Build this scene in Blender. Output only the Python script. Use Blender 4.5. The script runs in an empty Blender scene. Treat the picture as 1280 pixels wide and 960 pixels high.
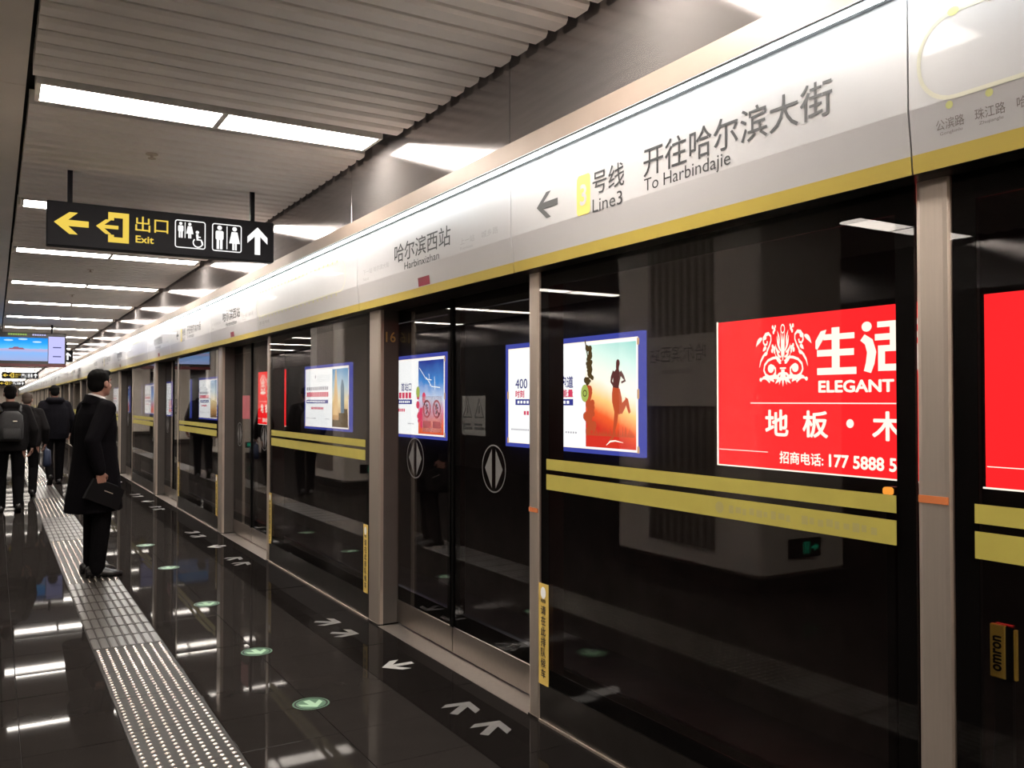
import bpy, bmesh, math, random
from mathutils import Vector, Matrix
random.seed(7)
S = bpy.context.scene
COL = S.collection
PI = math.pi

# ------------------------------------------------------------------ camera
YAW, PITCH, EYE = math.radians(30.7), math.radians(1.1), 1.6
fwd = Vector((math.sin(YAW) * math.cos(PITCH), math.cos(YAW) * math.cos(PITCH), math.sin(PITCH)))
rgt = Vector((math.cos(YAW), -math.sin(YAW), 0))
upv = rgt.cross(fwd)
cam = bpy.data.cameras.new('camera')
cam.sensor_width = 36.0
cam.lens = 1090.0 / 1280.0 * 36.0
cam.clip_start, cam.clip_end = 0.05, 400
camo = bpy.data.objects.new('camera', cam)
COL.objects.link(camo)
M = Matrix((rgt, upv, -fwd)).transposed().to_4x4()
M.translation = Vector((0, 0, EYE))
camo.matrix_world = M
S.camera = camo

# ------------------------------------------------------------------ world, exposure
w = bpy.data.worlds.new('world')
S.world = w
w.use_nodes = True
w.node_tree.nodes['Background'].inputs[0].default_value = (0.02, 0.02, 0.022, 1)
w.node_tree.nodes['Background'].inputs[1].default_value = 0.2
S.view_settings.view_transform = 'Standard'
S.view_settings.look = 'None'
S.view_settings.exposure = 0.28
S.view_settings.gamma = 1.0
S.view_settings.use_curve_mapping = False
CEILING_LAMP = 44.0      # radiance of the ceiling panels
STRIP_LAMP = 25.0       # radiance of the strip light over the header
AD_LAMP = 1.65           # radiance of white on the backlit adverts
S.cycles.max_bounces = 10
S.cycles.transparent_max_bounces = 24
S.cycles.sample_clamp_indirect = 6.0

# ------------------------------------------------------------------ materials
def nt(name):
    m = bpy.data.materials.new(name)
    m.use_nodes = True
    return m, m.node_tree.nodes, m.node_tree.links

def mat(name, col, rough=0.5, metal=0.0, vary=0.12, scale=6.0, bump=0.0, stretch=None, coat=0.0, spec=0.5, rvary=0.0):
    m, n, l = nt(name)
    b = n['Principled BSDF']
    b.inputs['Roughness'].default_value = rough
    b.inputs['Metallic'].default_value = metal
    b.inputs['Coat Weight'].default_value = coat
    b.inputs['Specular IOR Level'].default_value = spec
    tc = n.new('ShaderNodeTexCoord')
    mp = n.new('ShaderNodeMapping')
    if stretch:
        mp.inputs['Scale'].default_value = stretch
    no = n.new('ShaderNodeTexNoise')
    no.inputs['Scale'].default_value = scale
    no.inputs['Detail'].default_value = 4
    geo = n.new('ShaderNodeNewGeometry')
    l.new(geo.outputs['Position'], mp.inputs['Vector'])
    l.new(mp.outputs['Vector'], no.inputs['Vector'])
    r = n.new('ShaderNodeValToRGB')
    a, c = r.color_ramp.elements
    a.position, c.position = 0.3, 0.7
    a.color = tuple(x * (1 - vary) for x in col) + (1,)
    c.color = tuple(min(1, x * (1 + vary)) for x in col) + (1,)
    l.new(no.outputs['Fac'], r.inputs['Fac'])
    l.new(r.outputs['Color'], b.inputs['Base Color'])
    if rvary:
        mr = n.new('ShaderNodeMapRange')
        mr.inputs['To Min'].default_value = max(0.01, rough - rvary)
        mr.inputs['To Max'].default_value = rough + rvary
        l.new(no.outputs['Fac'], mr.inputs['Value'])
        l.new(mr.outputs['Result'], b.inputs['Roughness'])
    if bump:
        bp = n.new('ShaderNodeBump')
        bp.inputs['Strength'].default_value = bump
        bp.inputs['Distance'].default_value = 0.002
        l.new(no.outputs['Fac'], bp.inputs['Height'])
        l.new(bp.outputs['Normal'], b.inputs['Normal'])
    return m

def glow(name, col, strength):
    m, n, l = nt(name)
    n.remove(n['Principled BSDF'])
    e = n.new('ShaderNodeEmission')
    e.inputs['Color'].default_value = tuple(col) + (1,)
    e.inputs['Strength'].default_value = strength
    l.new(e.outputs[0], n['Material Output'].inputs['Surface'])
    return m

def glow_ramp(name, stops, strength, direction=(0, 0, 1), noise=0.0, scale=4.0):
    """a backlit print: colours run across the picture (Generated coordinates)"""
    m, n, l = nt(name)
    n.remove(n['Principled BSDF'])
    e = n.new('ShaderNodeEmission')
    e.inputs['Strength'].default_value = strength
    tc = n.new('ShaderNodeTexCoord')
    d = n.new('ShaderNodeVectorMath'); d.operation = 'DOT_PRODUCT'
    d.inputs[1].default_value = direction
    l.new(tc.outputs['Generated'], d.inputs[0])
    src = d.outputs['Value']
    if noise:
        no = n.new('ShaderNodeTexNoise'); no.inputs['Scale'].default_value = scale
        no.inputs['Detail'].default_value = 5
        l.new(tc.outputs['Generated'], no.inputs['Vector'])
        ma = n.new('ShaderNodeMath'); ma.operation = 'MULTIPLY_ADD'
        ma.inputs[1].default_value = noise
        l.new(no.outputs['Fac'], ma.inputs[0]); l.new(src, ma.inputs[2])
        sb = n.new('ShaderNodeMath'); sb.operation = 'SUBTRACT'
        sb.inputs[1].default_value = noise * 0.5
        l.new(ma.outputs[0], sb.inputs[0]); src = sb.outputs[0]
    r = n.new('ShaderNodeValToRGB')
    el = r.color_ramp.elements
    while len(el) < len(stops):
        el.new(0.5)
    for k, (p, c) in enumerate(stops):
        el[k].position = p; el[k].color = tuple(c) + (1,)
    l.new(src, r.inputs['Fac'])
    l.new(r.outputs['Color'], e.inputs['Color'])
    l.new(e.outputs[0], n['Material Output'].inputs['Surface'])
    return m

def glass_mat(name, tint, ior=1.5):
    m, n, l = nt(name)
    n.remove(n['Principled BSDF'])
    t = n.new('ShaderNodeBsdfTransparent'); t.inputs['Color'].default_value = tuple(tint) + (1,)
    g = n.new('ShaderNodeBsdfGlossy'); g.inputs['Roughness'].default_value = 0.0
    g.inputs['Color'].default_value = (0.95, 0.95, 0.95, 1)
    f = n.new('ShaderNodeFresnel')
    geo = n.new('ShaderNodeNewGeometry')      # the same reflectance on both faces of the pane
    mr = n.new('ShaderNodeMapRange')
    mr.inputs['To Min'].default_value = ior; mr.inputs['To Max'].default_value = 1.0 / ior
    l.new(geo.outputs['Backfacing'], mr.inputs['Value']); l.new(mr.outputs['Result'], f.inputs['IOR'])
    mx = n.new('ShaderNodeMixShader')
    l.new(f.outputs[0], mx.inputs[0]); l.new(t.outputs[0], mx.inputs[1]); l.new(g.outputs[0], mx.inputs[2])
    l.new(mx.outputs[0], n['Material Output'].inputs['Surface'])
    return m

m_stone = mat('dark_polished_stone', (0.0165, 0.0142, 0.0132), 0.028, 0, 0.08, 5, rvary=0.002, spec=0.02)
m_stone2 = mat('black_polished_stone', (0.0072, 0.006, 0.0056), 0.028, 0, 0.08, 5, rvary=0.002, spec=0.02)
for _m in (m_stone, m_stone2):      # polished but worn: the sheen levels off towards grazing angles
    _n, _l = _m.node_tree.nodes, _m.node_tree.links
    _p = _n['Principled BSDF']; _p.inputs['Specular IOR Level'].default_value = 0.0
    _g = _n.new('ShaderNodeBsdfGlossy'); _g.inputs['Roughness'].default_value = 0.03
    _f = _n.new('ShaderNodeFresnel'); _f.inputs['IOR'].default_value = 1.085
    _k = _n.new('ShaderNodeMath'); _k.operation = 'MINIMUM'; _k.inputs[1].default_value = 0.085
    _x = _n.new('ShaderNodeMixShader')
    _l.new(_f.outputs[0], _k.inputs[0]); _l.new(_k.outputs[0], _x.inputs[0])
    _l.new(_p.outputs[0], _x.inputs[1]); _l.new(_g.outputs[0], _x.inputs[2])
    _l.new(_x.outputs[0], _n['Material Output'].inputs['Surface'])
m_grout = mat('dark_grout', (0.03, 0.027, 0.025), 0.8)
m_plate = mat('tactile_base_metal', (0.017, 0.0135, 0.011), 0.45, 0.0, 0.15, 30, spec=0.08)
m_bar = mat('tactile_bar_metal', (0.042, 0.035, 0.029), 0.36, 0.1, 0.1, 40)
m_stud = mat('stud_stainless', (0.62, 0.57, 0.52), 0.27, 1.0, 0.08, 40)
m_baffle = mat('baffle_beige_paint', (0.88, 0.83, 0.785), 0.5, 0, 0.04, 3)
m_plenum = mat('plenum_dark', (0.03, 0.028, 0.028), 0.9)
m_soffit = mat('soffit_beige_metal', (0.90, 0.83, 0.745), 0.4, 0.0, 0.06, 1.5)
m_fascia = mat('fascia_brushed_metal', (0.37, 0.35, 0.352), 0.21, 0.97, 0.05, 3, stretch=(1, 1, 12), rvary=0.03)
# the fascia is satin metal: a tight lobe for its sheen
_n, _l = m_fascia.node_tree.nodes, m_fascia.node_tree.links
_g = _n.new('ShaderNodeBsdfAnisotropic'); _g.distribution = 'BECKMANN'; _g.inputs['Roughness'].default_value = 0.19
_d = _n.new('ShaderNodeBsdfDiffuse'); _x = _n.new('ShaderNodeMixShader'); _x.inputs[0].default_value = 0.80
_c = next(k for k in _n if k.type == 'VALTORGB').outputs['Color']
_l.new(_c, _g.inputs['Color']); _l.new(_c, _d.inputs['Color']); _l.new(_d.outputs[0], _x.inputs[1]); _l.new(_g.outputs[0], _x.inputs[2])
_l.new(_x.outputs[0], _n['Material Output'].inputs['Surface'])
m_steel = mat('brushed_steel', (0.62, 0.53, 0.455), 0.33, 0.80, 0.03, 30, stretch=(4, 4, 0.15), rvary=0.02)
m_sill = mat('threshold_steel', (0.38, 0.335, 0.30), 0.36, 0.85, 0.04, 30)
m_rail = mat('door_rail_steel', (0.27, 0.235, 0.21), 0.30, 0.9, 0.04, 30)
m_darksteel = mat('dark_bronze_steel', (0.10, 0.088, 0.08), 0.28, 0.9, 0.1, 10)
m_rear = mat('post_return_grey', (0.065, 0.056, 0.050), 0.45, 0.2, 0.05, 8)
m_beige = mat('header_top_satin', (0.31, 0.245, 0.205), 0.45, 0.35, 0.05, 4)
m_header = mat('header_white_panel', (0.39, 0.378, 0.38), 0.33, 0, 0.02, 3, coat=0.15)
m_yellow = mat('yellow_band', (0.40, 0.30, 0.05), 0.4, 0, 0.03, 6)
m_stripe = mat('yellow_stripe_film', (0.40, 0.335, 0.066), 0.45, 0, 0.05, 8)
m_stripefaint = mat('yellow_stripe_faded_print', (0.35, 0.305, 0.115), 0.45, 0, 0.05, 8)
m_black = mat('black_enamel', (0.005, 0.0045, 0.0045), 0.4, 0, 0.1, 8, spec=0.06)
m_frame = mat('dark_frame', (0.028, 0.024, 0.023), 0.28, 0.4, 0.1, 12)
m_glass = glass_mat('screen_glass', (0.81, 0.79, 0.78), 1.42)
m_ink = mat('dark_grey_ink', (0.024, 0.023, 0.024), 0.5, 0, 0.02)
m_faint = mat('pale_grey_ink', (0.28, 0.27, 0.27), 0.5, 0, 0.02)
m_brownink = mat('soft_brown_ink', (0.17, 0.145, 0.135), 0.5, 0, 0.02)
m_yink = mat('yellow_ink', (0.62, 0.50, 0.10), 0.5, 0, 0.02)
m_loop = mat('route_line_ink', (0.47, 0.45, 0.34), 0.5, 0, 0.02)
m_yfaint = mat('pale_yellow_ink', (0.47, 0.48, 0.17), 0.5, 0, 0.02)
m_white = mat('white_ink', (0.85, 0.85, 0.85), 0.5, 0, 0.02)
m_red = mat('red_label', (0.20, 0.006, 0.025), 0.4, 0, 0.05)
m_sign = mat('sign_black', (0.008, 0.0075, 0.0105), 0.5, 0, 0.08, spec=0.12)
m_signy = glow('sign_yellow_lit', (0.92, 0.66, 0.10), 0.80)
m_signw = glow('sign_white_lit', (1, 0.99, 0.97), 0.98)
m_lamp = glow('ceiling_lamp_lit', (1, 0.915, 0.82), CEILING_LAMP)
m_lampdim = glow('ceiling_lamp_dimmed', (1, 0.90, 0.80), 14.0)
m_led = glow('strip_lamp_lit', (0.90, 0.98, 1.0), STRIP_LAMP)
m_ledfront = glow('strip_front_lit', (0.86, 0.96, 0.97), 1.4)
m_lampframe = mat('lamp_frame', (0.6, 0.58, 0.55), 0.5)
m_ledlip = mat('strip_profile_grey', (0.30, 0.31, 0.32), 0.35, 0.6)
m_adwhite = glow('advert_white', (0.93, 0.985, 1.0), AD_LAMP * 0.95)
m_adred = glow('advert_red', (1.0, 0.018, 0.022), AD_LAMP)
m_adcream = glow('advert_cream', (1.0, 0.90, 0.78), AD_LAMP)
m_adblue = glow('advert_blue', (0.055, 0.075, 0.42), AD_LAMP * 0.8)
m_adblue2 = glow('advert_navy', (0.05, 0.06, 0.36), AD_LAMP * 0.7)
m_adtext = glow('advert_text_navy', (0.06, 0.06, 0.30), AD_LAMP * 0.6)
m_adpink = glow('advert_text_red', (0.85, 0.07, 0.16), AD_LAMP * 0.7)
m_adgrey = glow('advert_text_grey', (0.45, 0.45, 0.50), AD_LAMP * 0.8)
m_clip = glow('clip_gold', (0.8, 0.5, 0.25), AD_LAMP * .6)
m_silh = glow('runner_dark', (0.17, 0.055, 0.05), AD_LAMP * 0.55)
m_silh2 = glow('runner_orange', (0.60, 0.10, 0.035), AD_LAMP * 0.75)
m_foliage = glow('advert_foliage', (0.13, 0.085, 0.03), AD_LAMP * 0.5)
m_kiwi = glow('advert_kiwi', (0.42, 0.55, 0.12), AD_LAMP * 0.8)
m_runsky = glow_ramp('advert_sunset', [(0, (0.62, 0.035, 0.02)), (0.13, (0.85, 0.12, 0.03)), (0.27, (1, 0.62, 0.22)), (0.45, (1, 0.97, 0.86)), (0.72, (0.66, 0.92, 0.84)), (1.0, (0.20, 0.62, 0.58))], AD_LAMP * 0.95, (0, -0.25, 0.95), 0.06, 5)
m_bluesky = glow_ramp('advert_bluesky', [(0, (0.72, 0.12, 0.05)), (0.16, (0.85, 0.16, 0.08)), (0.30, (0.72, 0.30, 0.45)), (0.46, (0.62, 0.75, 0.95)), (0.7, (0.07, 0.28, 0.72)), (1, (0.02, 0.04, 0.32))], AD_LAMP * 0.85, (0, 0, 1), 0.22, 5)
m_towersky = glow_ramp('advert_citysky', [(0, (0.16, 0.09, 0.05)), (0.2, (0.62, 0.36, 0.14)), (0.45, (0.95, 0.80, 0.45)), (0.7, (0.55, 0.75, 0.85)), (1, (0.10, 0.36, 0.66))], AD_LAMP * 0.8, (0, 0, 1), 0.12, 4)
m_greenpic = glow_ramp('advert_greenery', [(0, (0.04, 0.08, 0.05)), (0.3, (0.16, 0.32, 0.14)), (0.6, (0.55, 0.75, 0.5)), (1, (0.75, 0.88, 0.8))], AD_LAMP * 0.7, (0, 0, 1), 0.3, 6)
m_tvpic = glow_ramp('television_picture', [(0, (0.30, 0.36, 0.60)), (0.35, (0.22, 0.40, 0.75)), (0.5, (0.45, 0.36, 0.55)), (0.56, (0.10, 0.45, 0.85)), (0.8, (0.02, 0.30, 0.80)), (1, (0.02, 0.22, 0.66))], 1.1, (0, 0, 1), 0.16, 5)
m_tvside = glow('television_sidebar', (0.50, 0.50, 0.86), 1.0)
m_tvtext = glow('television_text', (0.10, 0.10, 0.30), 0.6)
m_tvgreen = glow('television_green_text', (0.35, 0.55, 0.12), 0.7)
m_tvcase = mat('television_case', (0.02, 0.018, 0.02), 0.3)
m_tvred = mat('television_red_trim', (0.10, 0.012, 0.014), 0.35)
m_exitgreen = glow('evacuation_green', (0.03, 0.75, 0.40), 0.9)
m_cream = mat('column_cream_stone', (0.62, 0.56, 0.50), 0.30, 0, 0.06, 3)
m_rib = mat('column_rib_bronze', (0.30, 0.26, 0.23), 0.32, 0.6, 0.06, 5)
m_wallp = mat('opposite_wall_dark', (0.016, 0.012, 0.011), 0.3, 0.0, 0.1, 4)
m_tunnel = mat('tunnel_concrete', (0.036, 0.028, 0.026), 0.85, 0, 0.25, 3, 0.3)
m_endwall = mat('end_wall_cream', (0.55, 0.48, 0.40), 0.6)
m_green = mat('floor_sticker_green', (0.010, 0.085, 0.030), 0.4)
m_greenlt = mat('floor_sticker_mint', (0.28, 0.45, 0.30), 0.4)
m_arrow = mat('floor_arrow_white', (0.30, 0.29, 0.28), 0.45)
m_arrowdim = mat('floor_arrow_worn_grey', (0.115, 0.108, 0.105), 0.45, 0, 0.2, 20)
m_stick = mat('queue_sticker_yellow', (0.72, 0.50, 0.12), 0.45, 0, 0.05)
m_icon = mat('door_mark_grey', (0.15, 0.145, 0.143), 0.5)
m_iconbk = mat('door_mark_black', (0.012, 0.012, 0.012), 0.4)
m_film = mat('frosted_sticker_film', (0.15, 0.147, 0.14), 0.6)
m_filmr = mat('red_notice_film', (0.42, 0.10, 0.12), 0.5)
m_filmp = mat('pink_notice_film', (0.42, 0.34, 0.40), 0.6)
for _m, _a in ((m_film, 0.45), (m_filmp, 0.42)):
    _m.node_tree.nodes['Principled BSDF'].inputs['Alpha'].default_value = _a
m_omron = mat('sensor_yellow', (0.62, 0.42, 0.07), 0.4)
m_orange = glow('orange_lamp_lit', (1.0, 0.38, 0.05), 1.3)
m_oreflection = mat('orange_reflection', (0.55, 0.16, 0.05), 0.4)
m_gold = mat('gold_number', (0.42, 0.30, 0.10), 0.4, 0.5)
m_coat = mat('black_wool', (0.0042, 0.0036, 0.0046), 0.9, 0, 0.2, 60, 0.2, spec=0.04)
m_jacket = mat('dark_navy_jacket', (0.006, 0.0055, 0.0078), 0.85, 0, 0.2, 40, 0.3, spec=0.06)
m_jacket2 = mat('charcoal_jacket', (0.009, 0.008, 0.0085), 0.85, 0, 0.2, 40, 0.3, spec=0.06)
m_trous = mat('black_trousers', (0.004, 0.0037, 0.0042), 0.9, 0, 0.2, 60, spec=0.04)
m_skin = mat('skin', (0.26, 0.125, 0.09), 0.55, 0, 0.06, 20)
m_hair = mat('black_hair', (0.0032, 0.0028, 0.0026), 0.85, 0, 0.3, 120, 0.5, spec=0.08)
m_shirt = mat('white_collar', (0.72, 0.68, 0.66), 0.7)
m_shoe = mat('black_leather', (0.012, 0.011, 0.011), 0.25)
m_bag = mat('black_bag_leather', (0.005, 0.0047, 0.0052), 0.6, spec=0.08)
m_pack = mat('grey_backpack_cloth', (0.018, 0.017, 0.018), 0.8, 0, 0.2, 50)
m_bluebag = mat('blue_cloth_bag', (0.003, 0.010, 0.034), 0.7)
m_eye = mat('eye_white', (0.32, 0.29, 0.27), 0.5, spec=0.2)
m_brown = mat('brown_cap', (0.028, 0.016, 0.010), 0.8)
m_cable = mat('cable_black', (0.01, 0.01, 0.01), 0.6)

# ------------------------------------------------------------------ object helpers
OFF = {}
def mesh_obj(name, verts, faces, m, parent=None, smooth=False, mats=None, idx=None):
    off = OFF[parent.name] if parent else Vector((0, 0, 0))
    me = bpy.data.meshes.new(name)
    me.from_pydata([(v[0] - off[0], v[1] - off[1], v[2] - off[2]) for v in verts], [], faces)
    for mm in (mats or [m]):
        me.materials.append(mm)
    if idx:
        me.polygons.foreach_set('material_index', idx)
    if smooth:
        me.polygons.foreach_set('use_smooth', [True] * len(me.polygons))
    me.update()
    o = bpy.data.objects.new(name, me)
    COL.objects.link(o)
    if parent:
        o.parent = parent
    OFF[o.name] = off
    return o

def empty(name, loc):
    o = bpy.data.objects.new(name, None)
    COL.objects.link(o)
    o.location = loc
    o.empty_display_size = 0.1
    OFF[o.name] = Vector(loc)
    return o

def tag(o, label, cat, group=None):
    o['label'] = label; o['category'] = cat
    if group:
        o['group'] = group
    return o

def thing(name, loc, label, cat, group=None):
    return tag(empty(name, loc), label, cat, group)

def struct(o):
    o['kind'] = 'structure'; return o

def stuff(o):
    o['kind'] = 'stuff'; return o

def dup_part(src, parent, delta):
    """copy of a mesh part sharing its mesh, moved by delta inside the same parent"""
    c = src.copy(); COL.objects.link(c); c.parent = parent
    c.location = Vector(src.location) + Vector(delta)
    OFF[c.name] = OFF[src.name]
    return c

def copy_tree(o, delta=None, parent=None):
    c = o.copy(); COL.objects.link(c)
    if parent:
        c.parent = parent
    if delta is not None:
        c.location = Vector(o.location) + Vector(delta)
    for ch in list(o.children):
        copy_tree(ch, None, c)
    return c

class MB:
    def __init__(s):
        s.v, s.f = [], []
    def add(s, vs, fs):
        b = len(s.v); s.v += [tuple(v) for v in vs]; s.f += [tuple(i + b for i in f) for f in fs]; return s
    def box(s, x0, x1, y0, y1, z0, z1):
        return s.add([(x0, y0, z0), (x1, y0, z0), (x1, y1, z0), (x0, y1, z0), (x0, y0, z1), (x1, y0, z1), (x1, y1, z1), (x0, y1, z1)],
                     [(3, 2, 1, 0), (4, 5, 6, 7), (0, 1, 5, 4), (1, 2, 6, 5), (2, 3, 7, 6), (3, 0, 4, 7)])
    def bbox(s, x0, x1, y0, y1, z0, z1, b):
        """box with all edges chamfered by b"""
        bm = bmesh.new()
        t = MB().box(x0, x1, y0, y1, z0, z1)
        vs = [bm.verts.new(v) for v in t.v]
        for f in t.f: bm.faces.new([vs[i] for i in f])
        bmesh.ops.bevel(bm, geom=bm.edges[:], offset=b, segments=1, affect='EDGES')
        bm.verts.index_update()
        s.add([v.co[:] for v in bm.verts], [[v.index for v in f.verts] for f in bm.faces]); bm.free(); return s
    def prism(s, pts, axis, a, b):
        """pts: 2D outline in the plane across axis"""
        def mk(p, t):
            if axis == 'x': return (t, p[0], p[1])
            if axis == 'y': return (p[0], t, p[1])
            return (p[0], p[1], t)
        n = len(pts)
        return s.add([mk(p, a) for p in pts] + [mk(p, b) for p in pts],
                     [tuple(range(n - 1, -1, -1)), tuple(range(n, 2 * n))] + [(i, (i + 1) % n, n + (i + 1) % n, n + i) for i in range(n)])
    def loft(s, rings, close=True):
        n = len(rings[0]); vs = [p for r in rings for p in r]; fs = []
        for k in range(len(rings) - 1):
            for i in range(n):
                j = (i + 1) % n
                fs.append((k * n + i, k * n + j, (k + 1) * n + j, (k + 1) * n + i))
        if close:
            fs.append(tuple(range(n - 1, -1, -1))); fs.append(tuple(range((len(rings) - 1) * n, len(rings) * n)))
        return s.add(vs, fs)
    def tube(s, p0, p1, r, n=10, r1=None):
        p0, p1 = Vector(p0), Vector(p1); d = (p1 - p0).normalized()
        a = d.orthogonal().normalized(); b = d.cross(a); r1 = r if r1 is None else r1
        return s.loft([[p0 + (a * math.cos(t) + b * math.sin(t)) * r for t in [2 * PI * i / n for i in range(n)]],
                       [p1 + (a * math.cos(t) + b * math.sin(t)) * r1 for t in [2 * PI * i / n for i in range(n)]]])
    def capsule(s, p0, r0, p1, r1, n=12, squash=(1, 1, 1)):
        p0, p1 = Vector(p0), Vector(p1); d = p1 - p0; L = d.length
        d = d / L if L > 1e-6 else Vector((0, 0, 1))
        a = d.orthogonal().normalized(); b = d.cross(a); rings = []
        for k in range(1, 5):
            t = -PI / 2 + k * PI / 8 * 0.99
            rings.append((p0 + d * r0 * math.sin(t), r0 * math.cos(t)))
        rings.append((p1, r1))
        for k in range(1, 4):
            t = k * PI / 8 * 0.99
            rings.append((p1 + d * r1 * math.sin(t), r1 * math.cos(t)))
        rr = [[c + (a * math.cos(u) + b * math.sin(u)) * q for u in [2 * PI * i / n for i in range(n)]] for c, q in rings]
        return s.loft(rr)
    def ellipsoid(s, c, r, n=16, k=10, rot=None):
        rings = []
        for i in range(1, k):
            t = -PI / 2 + PI * i / k
            ring = []
            for j in range(n):
                u = 2 * PI * j / n
                p = Vector((r[0] * math.cos(t) * math.cos(u), r[1] * math.cos(t) * math.sin(u), r[2] * math.sin(t)))
                if rot: p = rot @ p
                ring.append(Vector(c) + p)
            rings.append(ring)
        return s.loft(rings)
    def obj(s, name, m, parent=None, smooth=False):
        return mesh_obj(name, s.v, s.f, m, parent, smooth)

class Plane:
    """a printed face: u to the right as read, v up, w out of the face"""
    def __init__(s, o, r, u):
        s.o, s.r, s.u = Vector(o), Vector(r), Vector(u); s.n = s.r.cross(s.u)
    def p(s, u, v, w=0.0):
        return s.o + s.r * u + s.u * v + s.n * w

def rect(u0, v0, u1, v1): return [(u0, v0), (u1, v0), (u1, v1), (u0, v1)]
def disc(u, v, r, n=20, ry=None): return [(u + r * math.cos(2 * PI * i / n), v + (ry or r) * math.sin(2 * PI * i / n)) for i in range(n)]
def ring(u, v, r0, r1, n=28, a0=0.0, a1=2 * PI, k=1.0):
    out = []
    for i in range(n):
        a, b = a0 + (a1 - a0) * i / n, a0 + (a1 - a0) * (i + 1) / n
        out.append([(u + r * math.cos(t), v + r * k * math.sin(t)) for r, t in ((r1, a), (r1, b), (r0, b), (r0, a))])
    return out
def stroke(pts, ws):
    if isinstance(ws, (int, float)): ws = [ws] * len(pts)
    L, R = [], []
    for i, p in enumerate(pts):
        a, b = pts[max(0, i - 1)], pts[min(len(pts) - 1, i + 1)]
        d = math.hypot(b[0] - a[0], b[1] - a[1]) or 1
        n = (-(b[1] - a[1]) / d, (b[0] - a[0]) / d)
        L.append((p[0] + n[0] * ws[i] / 2, p[1] + n[1] * ws[i] / 2)); R.append((p[0] - n[0] * ws[i] / 2, p[1] - n[1] * ws[i] / 2))
    return [[L[i], R[i], R[i + 1], L[i + 1]] for i in range(len(pts) - 1)]
def rrect(u0, v0, u1, v1, r, n=5):
    out = []
    for cx, cy, a in ((u1 - r, v1 - r, 0), (u0 + r, v1 - r, PI / 2), (u0 + r, v0 + r, PI), (u1 - r, v0 + r, 3 * PI / 2)):
        out += [(cx + r * math.cos(a + PI / 2 * i / n), cy + r * math.sin(a + PI / 2 * i / n)) for i in range(n + 1)]
    return out
def frame_line(u0, v0, u1, v1, r, t):
    o, i = rrect(u0, v0, u1, v1, r), rrect(u0 + t, v0 + t, u1 - t, v1 - t, max(0.001, r - t))
    n = len(o)
    return [[o[k], o[(k + 1) % n], i[(k + 1) % n], i[k]] for k in range(n)]
def prnt(name, polys, m, pl, parent, w=0.0015):
    """flat print: polygons laid on a face"""
    vs, fs = [], []
    for poly in polys:
        a = sum(poly[i][0] * poly[(i + 1) % len(poly)][1] - poly[(i + 1) % len(poly)][0] * poly[i][1] for i in range(len(poly)))
        if a < 0: poly = poly[::-1]
        b = len(vs)
        vs += [pl.p(q[0], q[1], w) for q in poly]; fs.append(tuple(range(b, b + len(poly))))
    return mesh_obj(name, vs, fs, m, parent)

_tc = bpy.data.curves.new('lettering', 'FONT')
_to = bpy.data.objects.new('lettering', _tc)
COL.objects.link(_to)
_cache = {}
def glyphs(s, bold):
    key = (s, bold)
    if key not in _cache:
        _tc.body = s; _tc.offset = 0.0; _tc.resolution_u = 3; _tc.size = 1.0
        bpy.context.view_layer.update()
        me = bpy.data.meshes.new_from_object(_to.evaluated_get(bpy.context.evaluated_depsgraph_get()))
        vs = [(v.co[0], v.co[1], 0.0) for v in me.vertices]; fs = [tuple(p.vertices) for p in me.polygons]
        bpy.data.meshes.remove(me)
        if bold > 0:          # heavier strokes: the outline repeated around itself
            n = len(vs); k = 8; base = list(vs); bf = list(fs)
            for i in range(k):
                dx, dy = bold * math.cos(2 * PI * i / k), bold * math.sin(2 * PI * i / k)
                vs += [(v[0] + dx, v[1] + dy, .00006 * (i + 1)) for v in base]
                fs += [tuple(q + n * (i + 1) for q in f) for f in bf]
        _cache[key] = (vs, fs)
    return _cache[key]
def text(s, pl, parent, m, u0, v0, u1=None, v1=None, bold=0.0, w=0.0016, name='lettering', vertical=False):
    """lettering fitted into the box u0..u1, v0..v1 (either may be left open)"""
    if vertical:
        n = len(s); h = (v1 - v0) / n; V, Fc = [], []
        for k, ch in enumerate(s):
            vs, fs = glyphs(ch, bold)
            x0, x1 = min(v[0] for v in vs), max(v[0] for v in vs); y0, y1 = min(v[1] for v in vs), max(v[1] for v in vs)
            sc = min((u1 - u0) / (x1 - x0), h * 0.86 / (y1 - y0)); cu, cv = (u0 + u1) / 2, v1 - h * (k + 0.5)
            b = len(V)
            V += [pl.p(cu + (v[0] - (x0 + x1) / 2) * sc, cv + (v[1] - (y0 + y1) / 2) * sc, w + v[2]) for v in vs]
            Fc += [tuple(i + b for i in f) for f in fs]
        return stuff(mesh_obj(name, V, Fc, m, parent))
    vs, fs = glyphs(s, bold)
    x0, x1 = min(v[0] for v in vs), max(v[0] for v in vs); y0, y1 = min(v[1] for v in vs), max(v[1] for v in vs)
    if u1 is None: sy = (v1 - v0) / (y1 - y0); sx = sy
    elif v1 is None: sx = (u1 - u0) / (x1 - x0); sy = sx
    else: sx = (u1 - u0) / (x1 - x0); sy = (v1 - v0) / (y1 - y0)
    return stuff(mesh_obj(name, [pl.p(u0 + (v[0] - x0) * sx, v0 + (v[1] - y0) * sy, w + v[2]) for v in vs], fs, m, parent))

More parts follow.
